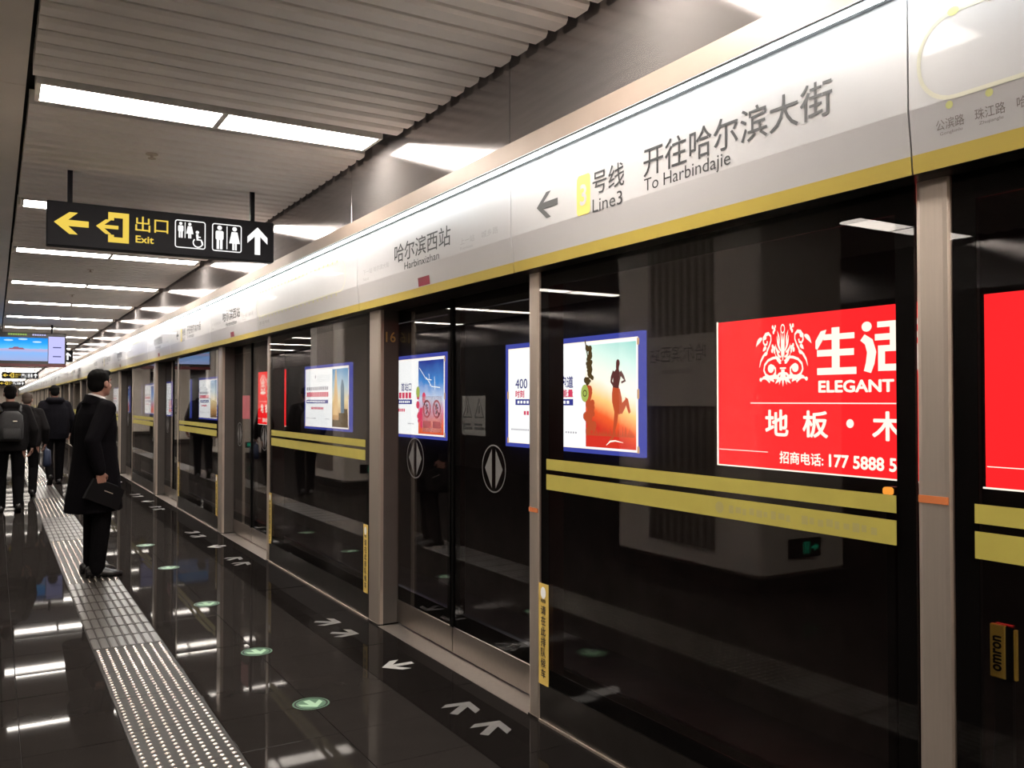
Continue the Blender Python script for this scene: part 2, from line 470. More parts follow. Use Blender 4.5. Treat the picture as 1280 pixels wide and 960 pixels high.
ORD = ['first', 'second', 'third', 'fourth', 'fifth', 'sixth', 'seventh', 'eighth', 'ninth', 'tenth', 'eleventh', 'twelfth', 'thirteenth', 'fourteenth', 'fifteenth',
       'sixteenth', 'seventeenth', 'eighteenth', 'nineteenth', 'twentieth', 'twenty-first', 'twenty-second', 'twenty-third', 'twenty-fourth', 'twenty-fifth',
       'twenty-sixth', 'twenty-seventh', 'twenty-eighth', 'twenty-ninth', 'thirtieth', 'thirty-first', 'thirty-second', 'thirty-third']
FAR = 112.0
PITCH_Y = 5.0
DOORS = [-0.08 + PITCH_Y * k for k in range(0, 22)]     # door centres; index 1 (4.92) is the nearest whole one in view
XF, XD = 2.36, 2.51                                      # screen face, recessed door face

# ================================================================== STRUCTURE
# ---- floor
floor = struct(MB().box(-4.9, 2.36, -5, FAR, -0.14, -0.006).obj('floor', m_grout))
g = 0.0015
def tile_mesh(nm, x0, x1, ly, m):
    return MB().bbox(x0 + g, x1 - g, g, ly - g, -0.012, 0.0, 0.0012).obj(nm, m, floor)
cols = [(-0.43, 0.12, 0.4475), (0.12, 0.557, 0.4475), (0.983, 1.452, 0.4475), (1.452, 1.92, 0.4475), (1.92, 2.36, 1.01)]
protos = [None] * 5
spots = []
for ci, (x0, x1, ly) in enumerate(cols):
    y = 4.957 - 24 * 0.4475 if ci < 4 else 4.40 - 9 * 1.01
    while y < FAR - 1:
        spots.append((abs(y + ly / 2 - 1.9) if y < 1.9 else y - 1.9, ci, y)); y += ly
spots.sort()
rest = MB(); rest2 = MB()
for k, (d, ci, y) in enumerate(spots):
    x0, x1, ly = cols[ci]
    mm = m_stone2 if ci == 4 else m_stone
    if k < 296:
        if protos[ci] is None:
            protos[ci] = tile_mesh('floor_tile', x0, x1, ly, mm); protos[ci].location.y = y
            protos[ci].rotation_euler = (random.gauss(0, .0012), 0, 0)
        else:
            c = dup_part(protos[ci], floor, (0, 0, 0)); c.location.y = y
            c.rotation_euler = (random.gauss(0, .0012), 0, 0)
    else:
        (rest2 if ci == 4 else rest).box(x0 + g, x1 - g, y + g, y + ly - g, -0.012, 0.0)
x = -4.88
while x < -0.44:
    y = -4.5
    while y < FAR - 1:
        rest.box(x + g, min(x + 0.555, -0.43) - g, y + g, y + 0.895 - g, -0.012, 0); y += 0.895
    x += 0.555
stuff(rest.obj('distant_floor_tiles', m_stone, floor)); stuff(rest2.obj('distant_edge_tiles', m_stone2, floor))
# tactile strip: studs in front of the doors, long bars between
TX0, TX1 = 0.557, 0.983
def tactile(y0, y1, studs):
    n = max(1, round((y1 - y0) / 0.56)); L = (y1 - y0) / n; mbp = None
    plates = []
    for k in range(n):
        a = y0 + k * L
        p = MB().bbox(TX0 + .002, TX1 - .002, a + .0012, a + L - .0012, -0.012, 0.001, 0.001).obj('tactile_plate', m_plate, floor)
        mb = MB()
        for r in range(8):
            cx = TX0 + 0.0285 + r * (TX1 - TX0 - 0.057) / 7
            if studs:
                q = max(1, round(L / 0.0467)); st = L / q
                nn = 8 if a < 12 else 5
                for j in range(q):
                    cy = a + (j + .5) * st
                    R = [[(cx + rr * math.cos(2 * PI * i / nn), cy + rr * math.sin(2 * PI * i / nn), zz) for i in range(nn)] for rr, zz in ((0.0125, 0.001), (0.0105, 0.0042), (0.0055, 0.0056))]
                    mb.loft(R)
            else:
                if r in (0, 1, 2, 3, 4, 5, 6, 7):
                    for j in range(2):
                        b0, b1 = a + j * L / 2 + .012, a + (j + 1) * L / 2 - .012
                        e = [(cx - .021, b0 + .014), (cx - .012, b0), (cx + .012, b0), (cx + .021, b0 + .014), (cx + .021, b1 - .014), (cx + .012, b1), (cx - .012, b1), (cx - .021, b1 - .014)]
                        R = [[(px, py, 0.001) for px, py in e], [(cx + (px - cx) * .75, (b0 + b1) / 2 + (py - (b0 + b1) / 2) * .985, 0.0055) for px, py in e]]
                        mb.loft(R)
        o = mb.obj('tactile_studs' if studs else 'tactile_bars', m_stud if studs else m_bar, p, smooth=False)
        stuff(o)
        plates.append(p)
stf = []
for k, c in enumerate(DOORS[:14]):
    tactile(c - 1.4, c + 1.27, True)
    tactile(c + 1.27, c + PITCH_Y - 1.4, False)
# ---- ceiling: dark void, beige baffles running across the platform
ceiling = struct(MB().box(-5.0, 2.6, -5, FAR, 3.64, 3.72).obj('ceiling', m_plenum))
LIGHT_Y = [5.895 + 3.2 * k for k in range(-3, 0)] + [5.895, 9.29, 12.2, 15.55] + [18.75 + 3.2 * k for k in range(29)]
bprof = [(-.066, 3.56), (-.066, 3.468), (-.05, 3.45), (.05, 3.45), (.066, 3.468), (.066, 3.56)]
def clear(y): return all(abs(y - L) > 0.235 for L in LIGHT_Y)
bpro = None; bcount = 0; farb = MB(); leftb = MB()
y = -2.6
while y < FAR:
    if clear(y):
        if bcount < 298:
            if bpro is None:
                bpro = MB().prism([(p[0], p[1]) for p in bprof], 'x', 0.17, 2.40).obj('baffle', m_baffle, ceiling); bpro.location.y = y
            else:
                dup_part(bpro, ceiling, (0, 0, 0)).location.y = y
            bcount += 1
        else:
            farb.prism([(p[0] + y, p[1]) for p in bprof], 'x', 0.17, 2.40)
        if y < 60:
            leftb.prism([(p[0] + y, p[1]) for p in bprof], 'x', -4.75, -2.58)
    y += 0.1815
stuff(farb.obj('distant_baffles', m_baffle, ceiling)); stuff(leftb.obj('opposite_baffles', m_baffle, ceiling))
sof = MB()
for k in range(24):
    sof.box(-2.55, 0.138, -4 + 4.82 * k + .004, -4 + 4.82 * (k + 1) - .004, 3.39, 3.64)
p0 = MB().box(-2.55, 0.138, 0.004, 4.816, 3.39, 3.64).obj('soffit_panel', m_soffit, ceiling); p0.location.y = -4
for k in range(1, 24):
    dup_part(p0, ceiling, (0, 0, 0)).location.y = -4 + 4.82 * k
# ---- metal fascia over the screen doors
wall_r = struct(MB().box(2.45, 2.7, -5, FAR, 2.93, 3.64).obj('wall_right', m_plenum))
seam = 4.12
f0 = MB().bbox(2.43, 2.45, 0.003, 2.467, 2.90, 3.63, 0.002).obj('fascia_panel', m_fascia, wall_r); f0.location.y = seam - 2.47 * 3
k = -2
while seam + 2.47 * k < FAR - 2.5:
    dup_part(f0, wall_r, (0, 0, 0)).location.y = seam + 2.47 * k; k += 1
# ---- opposite side (seen only mirrored in the glass)
wall_l = struct(MB().box(-5.1, -4.92, -5, FAR, -0.14, 3.64).obj('wall_left', m_wallp))
f1 = MB().bbox(-4.92, -4.90, 0.003, 2.467, 2.88, 3.63, 0.002).obj('fascia_panel', m_fascia, wall_l); f1.location.y = -4
for k in range(1, 46):
    dup_part(f1, wall_l, (0, 0, 0)).location.y = -4 + 2.47 * k
# ---- ends, tunnel
struct(MB().box(-5, 5.9, FAR, FAR + .2, -1.2, 3.7).obj('wall_back', m_endwall))
struct(MB().box(-5, 2.6, -5.2, -5, -0.14, 3.7).obj('wall_front', m_endwall))
struct(MB().box(5.87, 6.05, -6, FAR, -1.25, 4.4).obj('wall_track', m_tunnel))
struct(MB().box(2.62, 5.86, -6, FAR, -1.25, -1.15).obj('track_bed', m_tunnel))
struct(MB().box(2.36, 2.62, -5, FAR, -1.25, -0.012).obj('platform_edge', m_tunnel))
struct(MB().box(2.7, 6.05, -6, FAR, 4.3, 4.4).obj('ceiling_tunnel', m_tunnel))
for i, rx in enumerate((3.35, 4.80)):
    struct(MB().prism([(rx - .07, -1.15), (rx + .07, -1.15), (rx + .03, -1.11), (rx + .03, -1.0), (rx - .03, -1.0), (rx - .03, -1.11)], 'y', -5, FAR).obj('trim_%d' % (i + 2), m_darksteel))
# ---- columns (behind the photographer's left, mirrored in the glass)
for k in range(-1, 6):
    cy = 6.1 + 10.0 * k
    c = struct(MB().bbox(-1.75, -0.70, cy - .95, cy + .95, 0.12, 3.39, 0.03).obj('column', m_cream))
    MB().box(-1.77, -0.68, cy - .97, cy + .97, 0.0, 0.12).obj('plinth', m_darksteel, c)
    for j in range(9):
        yy = cy - .40 + j * .1
        MB().prism([(-.70, yy - .035), (-.665, yy - .022), (-.665, yy + .022), (-.70, yy + .035)], 'z', .3, 3.36).obj('rib', m_rib, c)
    if k >= 0:
        pl = Plane((-0.655, cy - .5, 1.55), (0, 1, 0), (0, 0, 1))
        o = MB().box(-.665, -.656, cy - .5, cy + .5, 1.55, 2.2).obj('name_plate', m_cream, c)
        text('哈尔滨西站', pl, o, m_ink, .12, .40, .88, .56, 0.0)
        text('Harbinxizhan', pl, o, m_ink, .3, .30, .7, .35, 0.0)

# ================================================================== PLATFORM SCREEN
# ---- posts, doors, screens
def ordl(k):
    return ORD[k - 1]

# header soffit and top band
struct(MB().box(2.272, 2.62, -5, FAR, 2.25, 2.90).obj('trim_1', m_frame))
hb = None
# ---- steel posts beside every door
def post(y0, y1, label, group=None, number=None, name='door_post'):
    r = thing(name, (XF, (y0 + y1) / 2, 0), label, 'post', group)
    b = min(.012, (y1 - y0) / 4)
    pts = [(XF + b, y0), (XF + .035, y0), (XF + .035, y1), (XF + b, y1), (XF + .003, y1 - b * .6), (XF, y1 - b * 1.6), (XF, y0 + b * 1.6), (XF + .003, y0 + b * .6)]
    MB().prism(pts, 'z', 0.0, 2.25).obj('shaft', m_steel, r)
    MB().box(XF + .035, XF + .15, y0, y1, 0.0, 2.25).obj('rear_body', m_rear if y1 - y0 > .15 else m_frame, r)
    MB().box(XF - .004, XF + .152, y0, y1, 0.0, 0.012).obj('foot_plate', m_darksteel, r)
    if number:
        text(number, Plane((XF + .05, y0, 2.02), (1, 0, 0), (0, 0, 1)), r, m_gold, 0, 0, .075, .075, .01, name='door_number')
    return r

def band(r, y0, y1, z):  # thin strip painted as the reflection of an orange light in the steel
    MB().box(XF - .003, XF, y0 + .008, y1 - .008, z, z + .022).obj('orange_reflection', m_oreflection, r)

for k, c in enumerate(DOORS):
    if k == 0:
        continue
    o_ = ordl(k)
    near = 'narrow steel post on the camera side of the %s sliding door' % o_
    farl = 'broad steel post on the far side of the %s sliding door' % o_
    a = post(c - 1.21, c - 1.11, near, 'narrow steel door posts')
    if k == 1: band(a, c - 1.21, c - 1.11, 1.035)
    post(c + .91, c + 1.11, farl, 'broad steel door posts', '16' if k == 1 else None)
a = post(1.51, 1.62, 'wide bright steel mullion standing near the right edge of the frame', name='steel_mullion')
band(a, 1.51, 1.62, 1.30)

PLX = Plane((XF, 0, 0), (0, -1, 0), (0, 0, 1))      # u = -y on the screen face

def queue_sticker(yc, label, group='yellow queue stickers'):
    r = thing('queue_sticker', (XF, yc, .19), label, 'sticker', group)
    pl = Plane((XF - .002, yc, 0.19), (0, -1, 0), (0, 0, 1))
    MB().box(XF - .002, XF - .0005, yc - .044, yc + .044, .19, .69).obj('film', m_stick, r)
    text('请在此排队候车', pl, r, m_ink, -.03, .03, .03, .395, .012, vertical=True, name='characters')
    prnt('badge', [disc(0, .455, .024, 16, .03)], m_white, pl, r)
    text('地铁', pl, r, m_ink, -.024, .405, .024, .425, .02, name='small_characters')
    return r

def screen(y0, y1, label, group=None, stripes=True):
    y0 += .003; y1 -= .003
    r = thing('glass_screen', (XF, (y0 + y1) / 2, 0), label, 'glass screen', group)
    MB().box(XF + .004, XF + .05, y0, y1, .012, .19).obj('base_plate', m_darksteel, r)
    MB().box(XF - .006, XF + .004, y0, y1, 0, .012).obj('floor_edge', m_steel, r)
    fr = MB()
    fr.box(XF + .012, XF + .015, y0, y0 + .07, .19, 2.25).box(XF + .012, XF + .015, y1 - .07, y1, .19, 2.25)
    fr.box(XF + .012, XF + .015, y0 + .07, y1 - .07, .19, .27).box(XF + .012, XF + .015, y0 + .07, y1 - .07, 2.17, 2.25)
    fr.obj('frame', m_black, r)
    gl = MB().box(XF + .002, XF + .012, y0, y1, .19, 2.25).obj('glass_pane', m_glass, r)
    pl = Plane((XF + .002, 0, 0), (0, -1, 0), (0, 0, 1))
    if stripes:
        a, b = -(y1 - .065), -(y0 + .065)
        prnt('yellow_stripe', [rect(a, 1.258, b, 1.312)], m_stripe, pl, gl, .001)
        s2 = prnt('yellow_stripe', [rect(a, 1.16, b, 1.236)], m_stripe, pl, gl, .001)
    return r, pl

scr = []
r, pl = screen(1.62, 3.71, 'near glass screen with yellow stripes, showing the red advert behind it')
prnt('faint_badge', [disc(-2.44, 1.198, .022)], m_stripefaint, pl, r, .0018)
stuff(prnt('faint_lettering', [rect(-2.39 + .034 * i, 1.182 + .004 * (i % 2), -2.39 + .034 * i + (.022, .027, .018)[i % 3], 1.211 - .003 * (i % 3)) for i in range(9)]
     + [rect(-2.05 + .034 * i, 1.182 + .004 * (i % 2), -2.05 + .034 * i + (.026, .018, .022)[i % 3], 1.211 - .003 * (i % 3)) for i in range(9)], m_stripefaint, pl, r, .0018))
screen(-1.2, 1.51, 'glass screen at the far right, cut off by the frame edge')
for k, c in enumerate(DOORS[1:-1], 1):
    o_ = ordl(k)
    lab = 'striped glass screen between the %s and the %s sliding doors' % (ORD[k - 1], ORD[k])
    screen(c + 1.11, c + PITCH_Y - 1.21, lab, 'glass screens between the doors')
queue_sticker(3.665, 'yellow vertical sticker beside the nearest door, largest of the yellow stickers')
queue_sticker(6.08, 'yellow vertical sticker on the far side of the first sliding door')
queue_sticker(8.66, 'yellow vertical sticker on the camera side of the second sliding door')
queue_sticker(11.08, 'yellow vertical sticker on the far side of the second sliding door')
queue_sticker(13.66, 'yellow vertical sticker on the camera side of the third sliding door')

def no_smoke(pl, r, u, v, s):
    """prohibition notice: ring, slash and a little figure over a red caption bar"""
    prnt('caption_bar', [rect(u - .055 * s, v - .115 * s, u + .055 * s, v - .075 * s)], m_filmr, pl, r, .0025)
    prnt('prohibition_ring', ring(u, v, .043 * s, .055 * s) + stroke([(u - .033 * s, v + .033 * s), (u + .033 * s, v - .033 * s)], .011 * s), m_filmr, pl, r, .0025)
    prnt('pictogram', [disc(u, v + .022 * s, .009 * s)] + stroke([(u, v + .01 * s), (u + .004 * s, v - .01 * s), (u - .012 * s, v - .03 * s)], .012 * s) + stroke([(u - .02 * s, v), (u + .02 * s, v + .008 * s)], .007 * s), m_ink, pl, r, .0022)

def door(k, c):
    d = struct(empty('door_%d' % k, (XD, c, 0)))
    # brushed threshold
    MB().box(XF - .004, XD + .04, c - 1.11, c + .91, -.012, 0.002).obj('threshold', m_sill, d)
    for side in (0, 1):
        y0, y1 = (c - 1.05, c + .028) if side == 0 else (c + .034, c + 1.08)
        leaf = MB()
        leaf.box(XD, XD + .035, y0, y0 + .085, .175, 2.25).box(XD, XD + .035, y1 - .085, y1, .175, 2.25)
        leaf.box(XD, XD + .035, y0 + .085, y1 - .085, .175, .27).box(XD, XD + .035, y0 + .085, y1 - .085, 2.16, 2.25)
        lf = leaf.obj('door_leaf', m_black, d)
        gl = MB().box(XD - .008, XD, y0, y1, .175, 2.25).obj('glass_pane', m_glass, lf)
        MB().bbox(XD - .008, XD + .035, y0, y1, .012, .175, .003).obj('bottom_rail', m_rail, lf)
        ys = y0 if side == 1 else y1
        MB().box(XD - .02, XD - .008, ys - .012, ys + .012, .175, 2.25).obj('edge_seal', m_black, lf)
        if k <= 9:
            pl = Plane((XD - .008, 0, 0), (0, -1, 0), (0, 0, 1))
            uc = -(c - .50) if side == 0 else -(c + .60)
            v = 1.205
            prnt('door_mark', ring(uc, v, .132, .140, 32), m_icon, pl, lf, .0015)
            prnt('door_mark', [[(uc - .022, v + .115), (uc - .022, v - .115), (uc - .105, v)], [(uc + .022, v - .115), (uc + .022, v + .115), (uc + .105, v)]], m_icon, pl, lf, .0015)
            if k == 1 or k == 3:
                if side == 0:
                    u0 = -(c - .10)
                    prnt('notice_film', [rect(u0, 1.39, u0 + .30, 1.63)], m_film, pl, lf, .0012)
                    for q in (.075, .225):
                        prnt('warning_triangle', [t for t in stroke([(u0 + q - .055, 1.50), (u0 + q + .055, 1.50), (u0 + q, 1.61), (u0 + q - .055, 1.50)], .010)] + [rect(u0 + q - .006, 1.525, u0 + q + .006, 1.57)], m_iconbk, pl, lf, .002)
                        prnt('caption_bar', [rect(u0 + q - .06, 1.425, u0 + q + .06, 1.44), rect(u0 + q - .06, 1.45, u0 + q + .04, 1.462)], m_iconbk, pl, lf, .002)
                else:
                    u0 = -(c + .485)
                    prnt('notice_film', [rect(u0, 1.39, u0 + .30, 1.63)], m_filmp, pl, lf, .0012)
                    no_smoke(pl, lf, u0 + .075, 1.545, 1.1); no_smoke(pl, lf, u0 + .225, 1.545, 1.1)
            if k == 2 and side == 1:
                u0 = -(c + .47)
                prnt('notice_film', [rect(u0, 1.39, u0 + .34, 1.66)], m_filmr, pl, lf, .0012)
    return d
for k, c in enumerate(DOORS):
    if k >= 1: door(k, c)

# ---- header: name / direction / map panels, each with upper face, tilted lower face and yellow band
def header_panel(y0, y1, label, group=None):
    r = thing('header_sign', (2.25, (y0 + y1) / 2, 2.25), label, 'station sign', group)
    MB().box(2.25, 2.272, y0 + .003, y1 - .003, 2.431, 2.79).obj('upper_face', m_header, r)
    MB().prism([(2.25, 2.431), (2.272, 2.431), (2.29, 2.25), (2.27, 2.25)], 'y', y0 + .003, y1 - .003).obj('lower_face', m_header, r)
    q = lambda z: 2.25 + .02 * (2.431 - z) / .181
    MB().prism([(q(2.303) - .0012, 2.303), (q(2.303) + .002, 2.303), (q(2.25) + .002, 2.2505), (q(2.25) - .0012, 2.2505)], 'y', y0 + .003, y1 - .003).obj('yellow_band', m_yellow, r)
    up = Plane((2.25, 0, 0), (0, -1, 0), (0, 0, 1))
    lu = Vector((-.02, 0, .181)).normalized()
    lo = Plane((2.27, 0, 2.25), (0, -1, 0), lu)
    return r, up, lo

def name_panel(y0, y1, label, group, detail):
    r, up, lo = header_panel(y0, y1, label, group)
    c = y0 + 1.09
    text('哈尔滨西站', up, r, m_ink, -(c + .405), 2.497, -(c - .41), 2.617, .004, name='station_name')
    text('Harbinxizhan', up, r, m_ink, -(c + .245), 2.437, -(c - .26), 2.483, 0, name='station_name_latin')
    if detail:
        text('下一站', up, r, m_faint, -(c + .97), 2.49, -(c + .80), 2.527, 0, name='small_lettering')
        text('哈尔滨大街', up, r, m_faint, -(c + .77), 2.49, -(c + .50), 2.527, 0, name='small_lettering')
        text('Next', up, r, m_faint, -(c + .97), 2.448, -(c + .86), 2.471, 0, name='small_lettering')
        text('上一站', up, r, m_faint, -(c - .53), 2.475, -(c - .70), 2.512, 0, name='small_lettering')
        text('城乡路', up, r, m_faint, -(c - .78), 2.475, -(c - .96), 2.512, 0, name='small_lettering')
        text('Previous', up, r, m_faint, -(c - .53), 2.445, -(c - .68), 2.463, 0, name='small_lettering')

def dir_panel(y0, y1, label, group, detail, shift=0.0):
    r, up, lo = header_panel(y0, y1, label, group)
    s = 2.0 + shift     # reference so that the near panel sits as measured
    U = lambda y: -(y + shift)
    a, b = U(3.553), U(3.37); v = 2.531
    prnt('arrow', [[(a, v), (a + .085, v + .062), (a + .125, v + .062), (a + .06, v + .016), (b, v + .016), (b, v - .016), (a + .06, v - .016), (a + .125, v - .062), (a + .085, v - .062)]], m_ink, up, r)
    bd = prnt('line_badge', [rrect(U(3.215), 2.428, U(3.112), 2.608, .02)], m_yink, up, r)
    text('3', up, r, m_header, U(3.188), 2.47, U(3.138), 2.565, .02, .003, name='line_number')
    text('号线', up, r, m_ink, U(3.095), 2.50, U(2.872), 2.602, .004, name='line_name')
    text('Line3', up, r, m_ink, U(3.095), 2.424, U(2.885), 2.482, 0, name='line_name_latin')
    text('开往哈尔滨大街', up, r, m_ink, U(2.745), 2.50, U(1.822), 2.62, .004, name='destination')
    text('To Harbindajie', up, r, m_ink, U(2.742), 2.428, U(2.262), 2.494, 0, name='destination_latin')
    return r

def map_panel(y0, y1, label, group, detail):
    r, up, lo = header_panel(y0, y1, label, group)
    a, b = -(y1 - .035), -(y0 + .25)
    loop = rrect(a, 2.432, b, 2.668, .11, 7); n = len(loop)
    prnt('route_line', [q for i in range(n) for q in stroke([loop[i], loop[(i + 1) % n]], .012)], m_loop, up, r, .001)
    stuff(prnt('station_dots', [disc(a + .105 + .107 * i, 2.668, .017, 12, .012) for i in range(24) if a + .105 + .107 * i < b - .1], m_yfaint, up, r))
    stuff(prnt('station_dots', [disc(a + .09 + .112 * i, .165, .011, 10) for i in range(24) if a + .09 + .112 * i < b - .1], m_yfaint, lo, r))
    if detail:
        nm = [('公滨路', 'Gongbinlu'), ('珠江路', 'Zhujianglu')]
        for i, (cn, py) in enumerate(nm):
            u = -1.478 + y0 * 0 + (1.56 - y1) + i * .112
            text(cn, lo, r, m_brownink, u, .102, u + .082, .132, 0, name='station_lettering')
            text(py, lo, r, m_brownink, u + .01, .086, u + .075, .097, 0, name='station_lettering')
        u = -1.478 + (1.56 - y1) + .224
        text('哈尔滨大街', lo, r, m_brownink, u, .102, u + .14, .132, 0, name='station_lettering')
        text('通达街', up, r, m_faint, -1.49 + (1.56 - y1), 2.705, -1.41 + (1.56 - y1), 2.735, 0, name='station_lettering')

map_panel(-1.2, 1.56, 'white header panel with yellow route map at the top right corner', None, True)
dir_panel(1.56, 3.80, 'header panel with left arrow and large destination lettering over the near glass screen', None, True)
k = 1
while k < len(DOORS) - 1:
    c = DOORS[k]; o_ = ordl(k)
    y0, y1 = c - 1.12, c + 1.06
    if y1 > FAR - 2: break
    name_panel(y0, y1, 'header panel with the station name over the %s sliding door' % o_,
               'station name panels', k <= 3)
    z0, z1 = y1, y1 + PITCH_Y - 2.18
    if z1 > FAR - 1: break
    lab = 'header panel with %s between the %s and %s doors' % ('faint yellow route map' if k % 2 else 'arrow and destination', ORD[k - 1], ORD[k])
    grp = 'header panels between doors'
    if k % 2:
        map_panel(z0, z1, lab, grp, k <= 1)
    else: dir_panel(z0, z1, lab, grp, k <= 2, (z0 + z1) / 2 - 2.68)
    k += 1
# satin band on top of the header
hb = struct(MB().box(2.25, 2.272, -5, FAR, 2.80, 2.913).obj('trim_4', m_beige))
struct(MB().box(2.272, 2.43, -5, FAR, 2.90, 2.913).obj('trim_5', m_beige))
# ---- strip light: grey profile along the header with the lamp under it
for k in range(len(DOORS) - 1):
    lab = 'stretch of white strip light on the header above the %s sliding door' % ORD[k - 1] if k else 'nearest stretch of white strip light, at the top right of the frame'
    y0, y1 = (-4.9, DOORS[1] - 2.5) if k == 0 else (DOORS[k] - 2.5, DOORS[k] + 2.5)
    r = thing('strip_light', (2.25, (y0 + y1) / 2, 2.79), lab, 'strip light', 'strip lights on the header')
    MB().prism([(2.25, 2.797), (2.25, 2.771), (2.225, 2.771), (2.180, 2.7715), (2.175, 2.775), (2.175, 2.777), (2.215, 2.797)], 'y', y0 + .001, y1 - .001).obj('profile', m_ledlip, r)
    MB().prism([(2.223, 2.770), (2.223, 2.7708), (2.189, 2.7708), (2.189, 2.770)], 'y', y0 + .001, y1 - .001).obj('lamp_underside', m_led, r)
    MB().prism([(2.174, 2.7772), (2.2145, 2.7985), (2.214, 2.799), (2.173, 2.778)], 'y', y0 + .001, y1 - .001).obj('lamp_front', m_ledfront, r)

# ================================================================== CEILING FITTINGS
proto = None
for k, ly in enumerate(LIGHT_Y):
    i = k - 3
    if i < 0:
        lab, grp = ('ceiling light strip just overhead, mirrored in the metal fascia at the top', 'ceiling light strips') if i == -1 else ('%s ceiling light strip behind the camera' % ORD[-2 - i], 'ceiling light strips')
    else:
        lab = ['broad bright ceiling light strip nearest the camera, of two panels', 'second ceiling light strip, half hidden behind the nearest exit sign', 'third ceiling light strip, just under the nearest exit sign'][i] if i < 3 else \
            '%s ceiling light strip from the camera' % ORD[i]
        grp = 'ceiling light strips'
    if proto is None:
        r = thing('ceiling_light', (1.26, ly, 3.45), lab, 'ceiling light', grp)
        fr = MB()
        for a, b in ((.195, .22), (1.245, 1.285), (2.31, 2.335)): fr.box(a, b, ly - .165, ly + .165, 3.442, 3.56)
        for a, b in ((ly - .18, ly - .158), (ly + .158, ly + .18)): fr.box(.195, 2.335, a, b, 3.442, 3.56)
        fr.box(.195, 2.335, ly - .18, ly + .18, 3.54, 3.58)
        fr.obj('frame', m_lampframe, r)
        for a, b in ((.22, 1.245), (1.285, 2.31)):
            MB().box(a, b, ly - .158, ly + .158, 3.445, 3.452).obj('diffuser', m_lamp, r)
        proto = r
        lampmesh = [c.data for c in r.children if c.name.startswith('diffuser')]
    else:
        r = copy_tree(proto, (0, ly - LIGHT_Y[0], 0)); tag(r, lab, 'ceiling light', grp)
    if ly < 45:
        q = copy_tree(r, (-4.92, 0, 0))
        for ch in q.children:
            if ch.data == lampmesh[0] or ch.data == lampmesh[1]:
                ch.material_slots[0].link = 'OBJECT'; ch.material_slots[0].material = m_lampdim
        tag(q, '%s ceiling light strip over the opposite side of the platform' % ORD[k], 'ceiling light', 'opposite ceiling lights')

# sprinklers
for k, (sx, sy) in enumerate(((1.0, 6.98), (1.15, 13.6), (1.15, 17.0))):
    r = thing('sprinkler', (sx, sy, 3.45), ['small sprinkler head hanging from the ceiling above the nearest exit sign', 'small sprinkler head behind the nearest exit sign', 'tiny sprinkler head furthest down the ceiling'][k], 'sprinkler', 'ceiling sprinklers')
    MB().tube((sx, sy, 3.60), (sx, sy, 3.42), .010).obj('pipe', m_steel, r)
    MB().tube((sx, sy, 3.415), (sx, sy, 3.42), .028, 12).obj('deflector', m_steel, r)
    MB().tube((sx, sy, 3.452), (sx, sy, 3.446), .045, 16).obj('rose', m_steel, r)

# ---- hanging direction signs
def exit_sign(sy, x0, label, detail=True):
    W_, H_ = 1.797, .355
    r = thing('exit_sign', (x0 + W_ / 2, sy, 2.835), label, 'sign', 'hanging exit signs')
    MB().bbox(x0, x0 + W_, sy, sy + .11, 2.835, 2.835 + H_, .006).obj('case', m_sign, r)
    for rx in (.166, 1.616):
        MB().box(x0 + rx - .018, x0 + rx + .018, sy + .035, sy + .075, 3.19, 3.64).obj('hanger', m_sign, r)
    pl = Plane((x0, sy, 2.835), (1, 0, 0), (0, 0, 1))
    prnt('left_arrow', [[(.050, .186), (.160, .274), (.222, .274), (.152, .211), (.30, .211), (.30, .161), (.152, .161), (.222, .098), (.160, .098)]], m_signy, pl, r)
    prnt('exit_pictogram', [rect(.443, .262, .60, .306), rect(.553, .06, .60, .27), rect(.443, .06, .60, .104), rect(.443, .24, .487, .27), rect(.443, .095, .487, .122),
                            [(.353, .184), (.425, .244), (.468, .244), (.415, .199), (.52, .199), (.52, .169), (.415, .169), (.468, .124), (.425, .124)]], m_signy, pl, r)
    text('出口', pl, r, m_signy, .648, .168, .905, .295, .006, name='characters')
    text('Exit', pl, r, m_signy, .651, .075, .792, .135, .02, name='latin_lettering')
    def man(u, v, s):
        return [disc(u, v + .195 * s, .021 * s, 14), rrect(u - .035 * s, v + .085 * s, u + .035 * s, v + .168 * s, .014 * s, 3), rect(u - .026 * s, v, u - .004 * s, v + .1 * s), rect(u + .004 * s, v, u + .026 * s, v + .1 * s)]
    def woman(u, v, s):
        return [disc(u, v + .195 * s, .021 * s, 14), [(u - .026 * s, v + .168 * s), (u + .026 * s, v + .168 * s), (u + .048 * s, v + .062 * s), (u - .048 * s, v + .062 * s)],
                rect(u - .02 * s, v, u - .003 * s, v + .07 * s), rect(u + .003 * s, v, u + .02 * s, v + .07 * s)]
    b1 = prnt('toilet_access_pictogram', frame_line(.958, .064, 1.208, .302, .022, .008), m_signw, pl, r)
    c = (1.145, .118)
    prnt('figures', man(1.005, .15, .62) + woman(1.078, .15, .62) + [rect(1.037, .15, 1.043, .285)]
         + ring(c[0], c[1], .033, .043, 20, PI * .75, 2 * PI + .3) + [disc(1.14, .207, .014, 12)] + stroke([(1.139, .19), (1.142, .143), (1.172, .143), (1.185, .10)], [.02, .018, .013, .012]) + stroke([(1.141, .168), (1.168, .166)], .01), m_signw, pl, r)
    prnt('toilet_pictogram', frame_line(1.262, .062, 1.513, .302, .022, .008), m_signw, pl, r)
    prnt('figures', man(1.325, .080, .95) + woman(1.452, .080, .95) + [rect(1.384, .085, 1.391, .285)], m_signw, pl, r)
    a = 1.651
    prnt('up_arrow', [[(a, .302), (a + .088, .214), (a + .088, .156), (a + .024, .218), (a + .024, .058), (a - .024, .058), (a - .024, .218), (a - .088, .156), (a - .088, .214)]], m_signw, pl, r)
    return r
